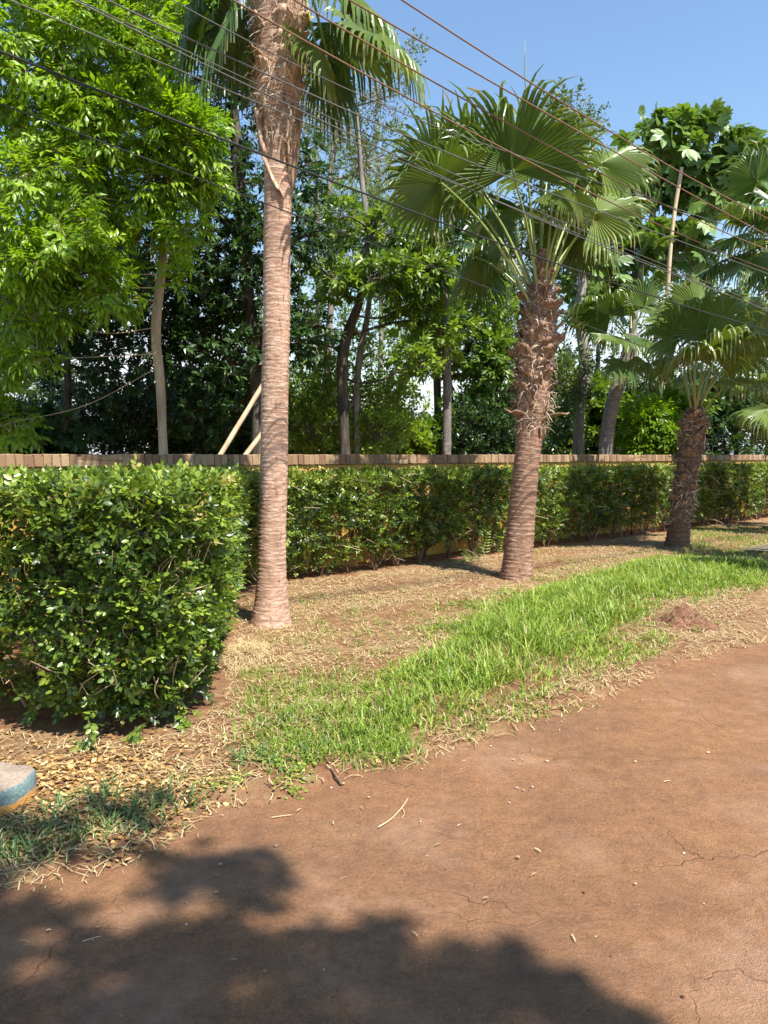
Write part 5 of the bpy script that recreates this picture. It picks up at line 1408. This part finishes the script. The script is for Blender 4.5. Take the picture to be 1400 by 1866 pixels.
for p in P:
    a_ = rng.uniform(0, 6.28); L_ = rng.uniform(.008, .04); w_ = rng.uniform(.0006, .003) if L_ > .018 else rng.uniform(.003, .007)
    d_, e_ = np.array([math.cos(a_), math.sin(a_), 0]) * L_ / 2, np.array([-math.sin(a_), math.cos(a_), 0]) * w_; q_ = np.array([p[0], p[1], .009])
    g.add([q_ - d_ - e_, q_ - d_ + e_, q_ + e_ + (0, 0, .003), q_ - e_ + (0, 0, .003), q_ + d_ - e_ * .5, q_ + d_ + e_ * .5], np.array([(0, 3, 2, 1), (3, 4, 5, 2)]), rng.random(), 1)
tag(g.build('road_grit', [M['pebble'], M['straw']]), 'fine grit and bits of straw scattered over the red brown road', 'grit', kind='stuff')

def stick(name, label, pts, r0, r1, mat, tint, lift=.006, extra=None):
    g = Geo(); P = np.array([gnd(*p) + (0, 0, lift + (verge_z(np.array([gnd(*p)[0]]), np.array([gnd(*p)[1]]))[0] if True else 0) * 0) for p in pts])
    for q in P: q[2] = max(.004, float(verge_z(q[:1], q[1:2])[0])) + lift
    tube(g, crom(P, 20), np.linspace(r0, r1, 20), 7, tint, disp=lambda s, th: r0 * .15 * np.sin(3 * th + 40 * s))
    if extra:
        E = np.array([gnd(*p) + (0, 0, lift + .004) for p in extra]); tube(g, crom(E, 10), np.linspace(r1, r1 * .5, 10), 5, tint)
    tag(g.build(name, M[mat], smooth=True), label, 'stick')
stick('stick', 'dark thick stick lying at the road edge below the grass', [(592, 1392), (605, 1412), (623, 1433)], .005, .007, 'stem', .5, .007)
stick('twig', 'pale forked twig lying on the sunlit road', [(690, 1510), (712, 1496), (732, 1475), (744, 1457)], .0028, .002, 'straw', .8, .003, [(733, 1474), (737, 1485), (732, 1494)])
stick('dry_stalk', 'pale dry stalk on the road between stick and shadow', [(494, 1492), (515, 1489), (532, 1487)], .002, .0012, 'straw', .9, .002)
stick('dry_stalk', 'pale dry stalk at the road edge below the shaded weeds', [(168, 1588), (200, 1574), (230, 1563)], .0025, .0015, 'straw', .8, .004)
stick('dry_stalk', 'short straw lying in the shadow at lower left', [(150, 1719), (168, 1713), (184, 1709)], .0015, .001, 'straw', 1.0, .002)

# dug clod of soil with roots beside the grass
c = gnd(1252, 1150); cl = thing('soil_clod', 'dug up clod of red soil with dry roots at the grass edge', 'soil', c)
g = Geo(); nu, nv = 34, 34; U_, V_ = np.meshgrid(np.linspace(-1, 1, nu), np.linspace(-1, 1, nv))
rad = np.sqrt(U_ ** 2 + V_ ** 2); hh = .15 * np.exp(-2.6 * rad ** 2) * (1 + .5 * wob2(U_, V_, 4.0, 3.0)) + .045 * (wob2(U_, V_, 9.0, 5.0) + .7 * wob2(U_, V_, 19.0, 2.0)) * np.exp(-2.2 * rad ** 2)
X, Y = c[0] + .30 * U_, c[1] + .06 + .26 * V_
Z = verge_z(X.ravel(), Y.ravel()).reshape(X.shape) - .006 + hh * (rad < 1.05)
g.add(np.stack([X, Y, Z], -1), quadgrid(nv, nu), .5); g.build('soil', M['clod'], cl, smooth=True)
g = Geo(); r = np.random.default_rng(77)
for i in range(260):
    a = r.uniform(0, 6.28); p = np.array([c[0] + .13 * r.normal(), c[1] + .06 + .10 * r.normal(), 0]); p[2] = .02 + .10 * math.exp(-12 * ((p[0] - c[0]) ** 2 + (p[1] - c[1] - .06) ** 2)) + verge_z(p[:1], p[1:2])[0]
    d = np.array([math.cos(a), math.sin(a), r.normal(0, .5)]) * r.uniform(.03, .10)
    tube(g, crom([p - d / 2, p + r.normal(0, .012, 3), p + d / 2], 4), .0013, 3, r.uniform(0, .8), cap=False)
g.build('roots', M['straw'], cl, kind='stuff')

# flat slab at the right edge
c = gnd(1420, 1008); g = Geo()
V, Fq = boxv(-.75, .75, -.3, .3, 0, .045); a = .72
V = V + rng.normal(0, .01, V.shape); Rz = np.array([[math.cos(a), -math.sin(a), 0], [math.sin(a), math.cos(a), 0], [0, 0, 1]])
g.add(V @ Rz.T + c + (0, 0, float(verge_z(c[:1], c[1:2])[0]) - .01), Fq, .05)
tag(g.build('concrete_slab', M['slab']), 'low flat grey slab lying in the grass at the right edge', 'slab')

# feathery seedling at the hedge foot
c = gnd(862, 1030); fs = thing('seedling', 'light green feathery seedling at the foot of the back hedge', 'plant', c)
g = Geo(); lf = leaf4(.16, .02, .1)
for px, py, dx, dz, L in ((862, 1030, -.35, .55, .32), (862, 1030, .3, .9, .42), (905, 1015, .1, 1.0, .42), (850, 1032, -.7, .25, .22), (880, 1020, .15, 1.2, .5)):
    b = gnd(px, py) + (0, .0, 0); d = nrm(np.array([dx, -.25, dz])); sd = nrm(np.cross(d, [0, -1.0, .2]))
    s_ = Spray()
    for i in range(15):
        u = .25 + .75 * (i // 2) / 7; p = b + d * L * u + (0, 0, -.12 * L * u * u)
        Wd = d * .5 + sd * (-1) ** i + (0, 0, -.15)
        s_.leaf(lf, p, Wd, (0, -.8, .5), .085 * (1.15 - .5 * u), rng.uniform(.5, .9))
    V, Fa, T_ = s_.done(); g.add(V, Fa, T_)
    tube(g, crom([b, b + d * L * .5, b + d * L + (0, 0, -.1 * L)], 6), .003, 4, .9)
g.build('leaves', M['grass'], fs)
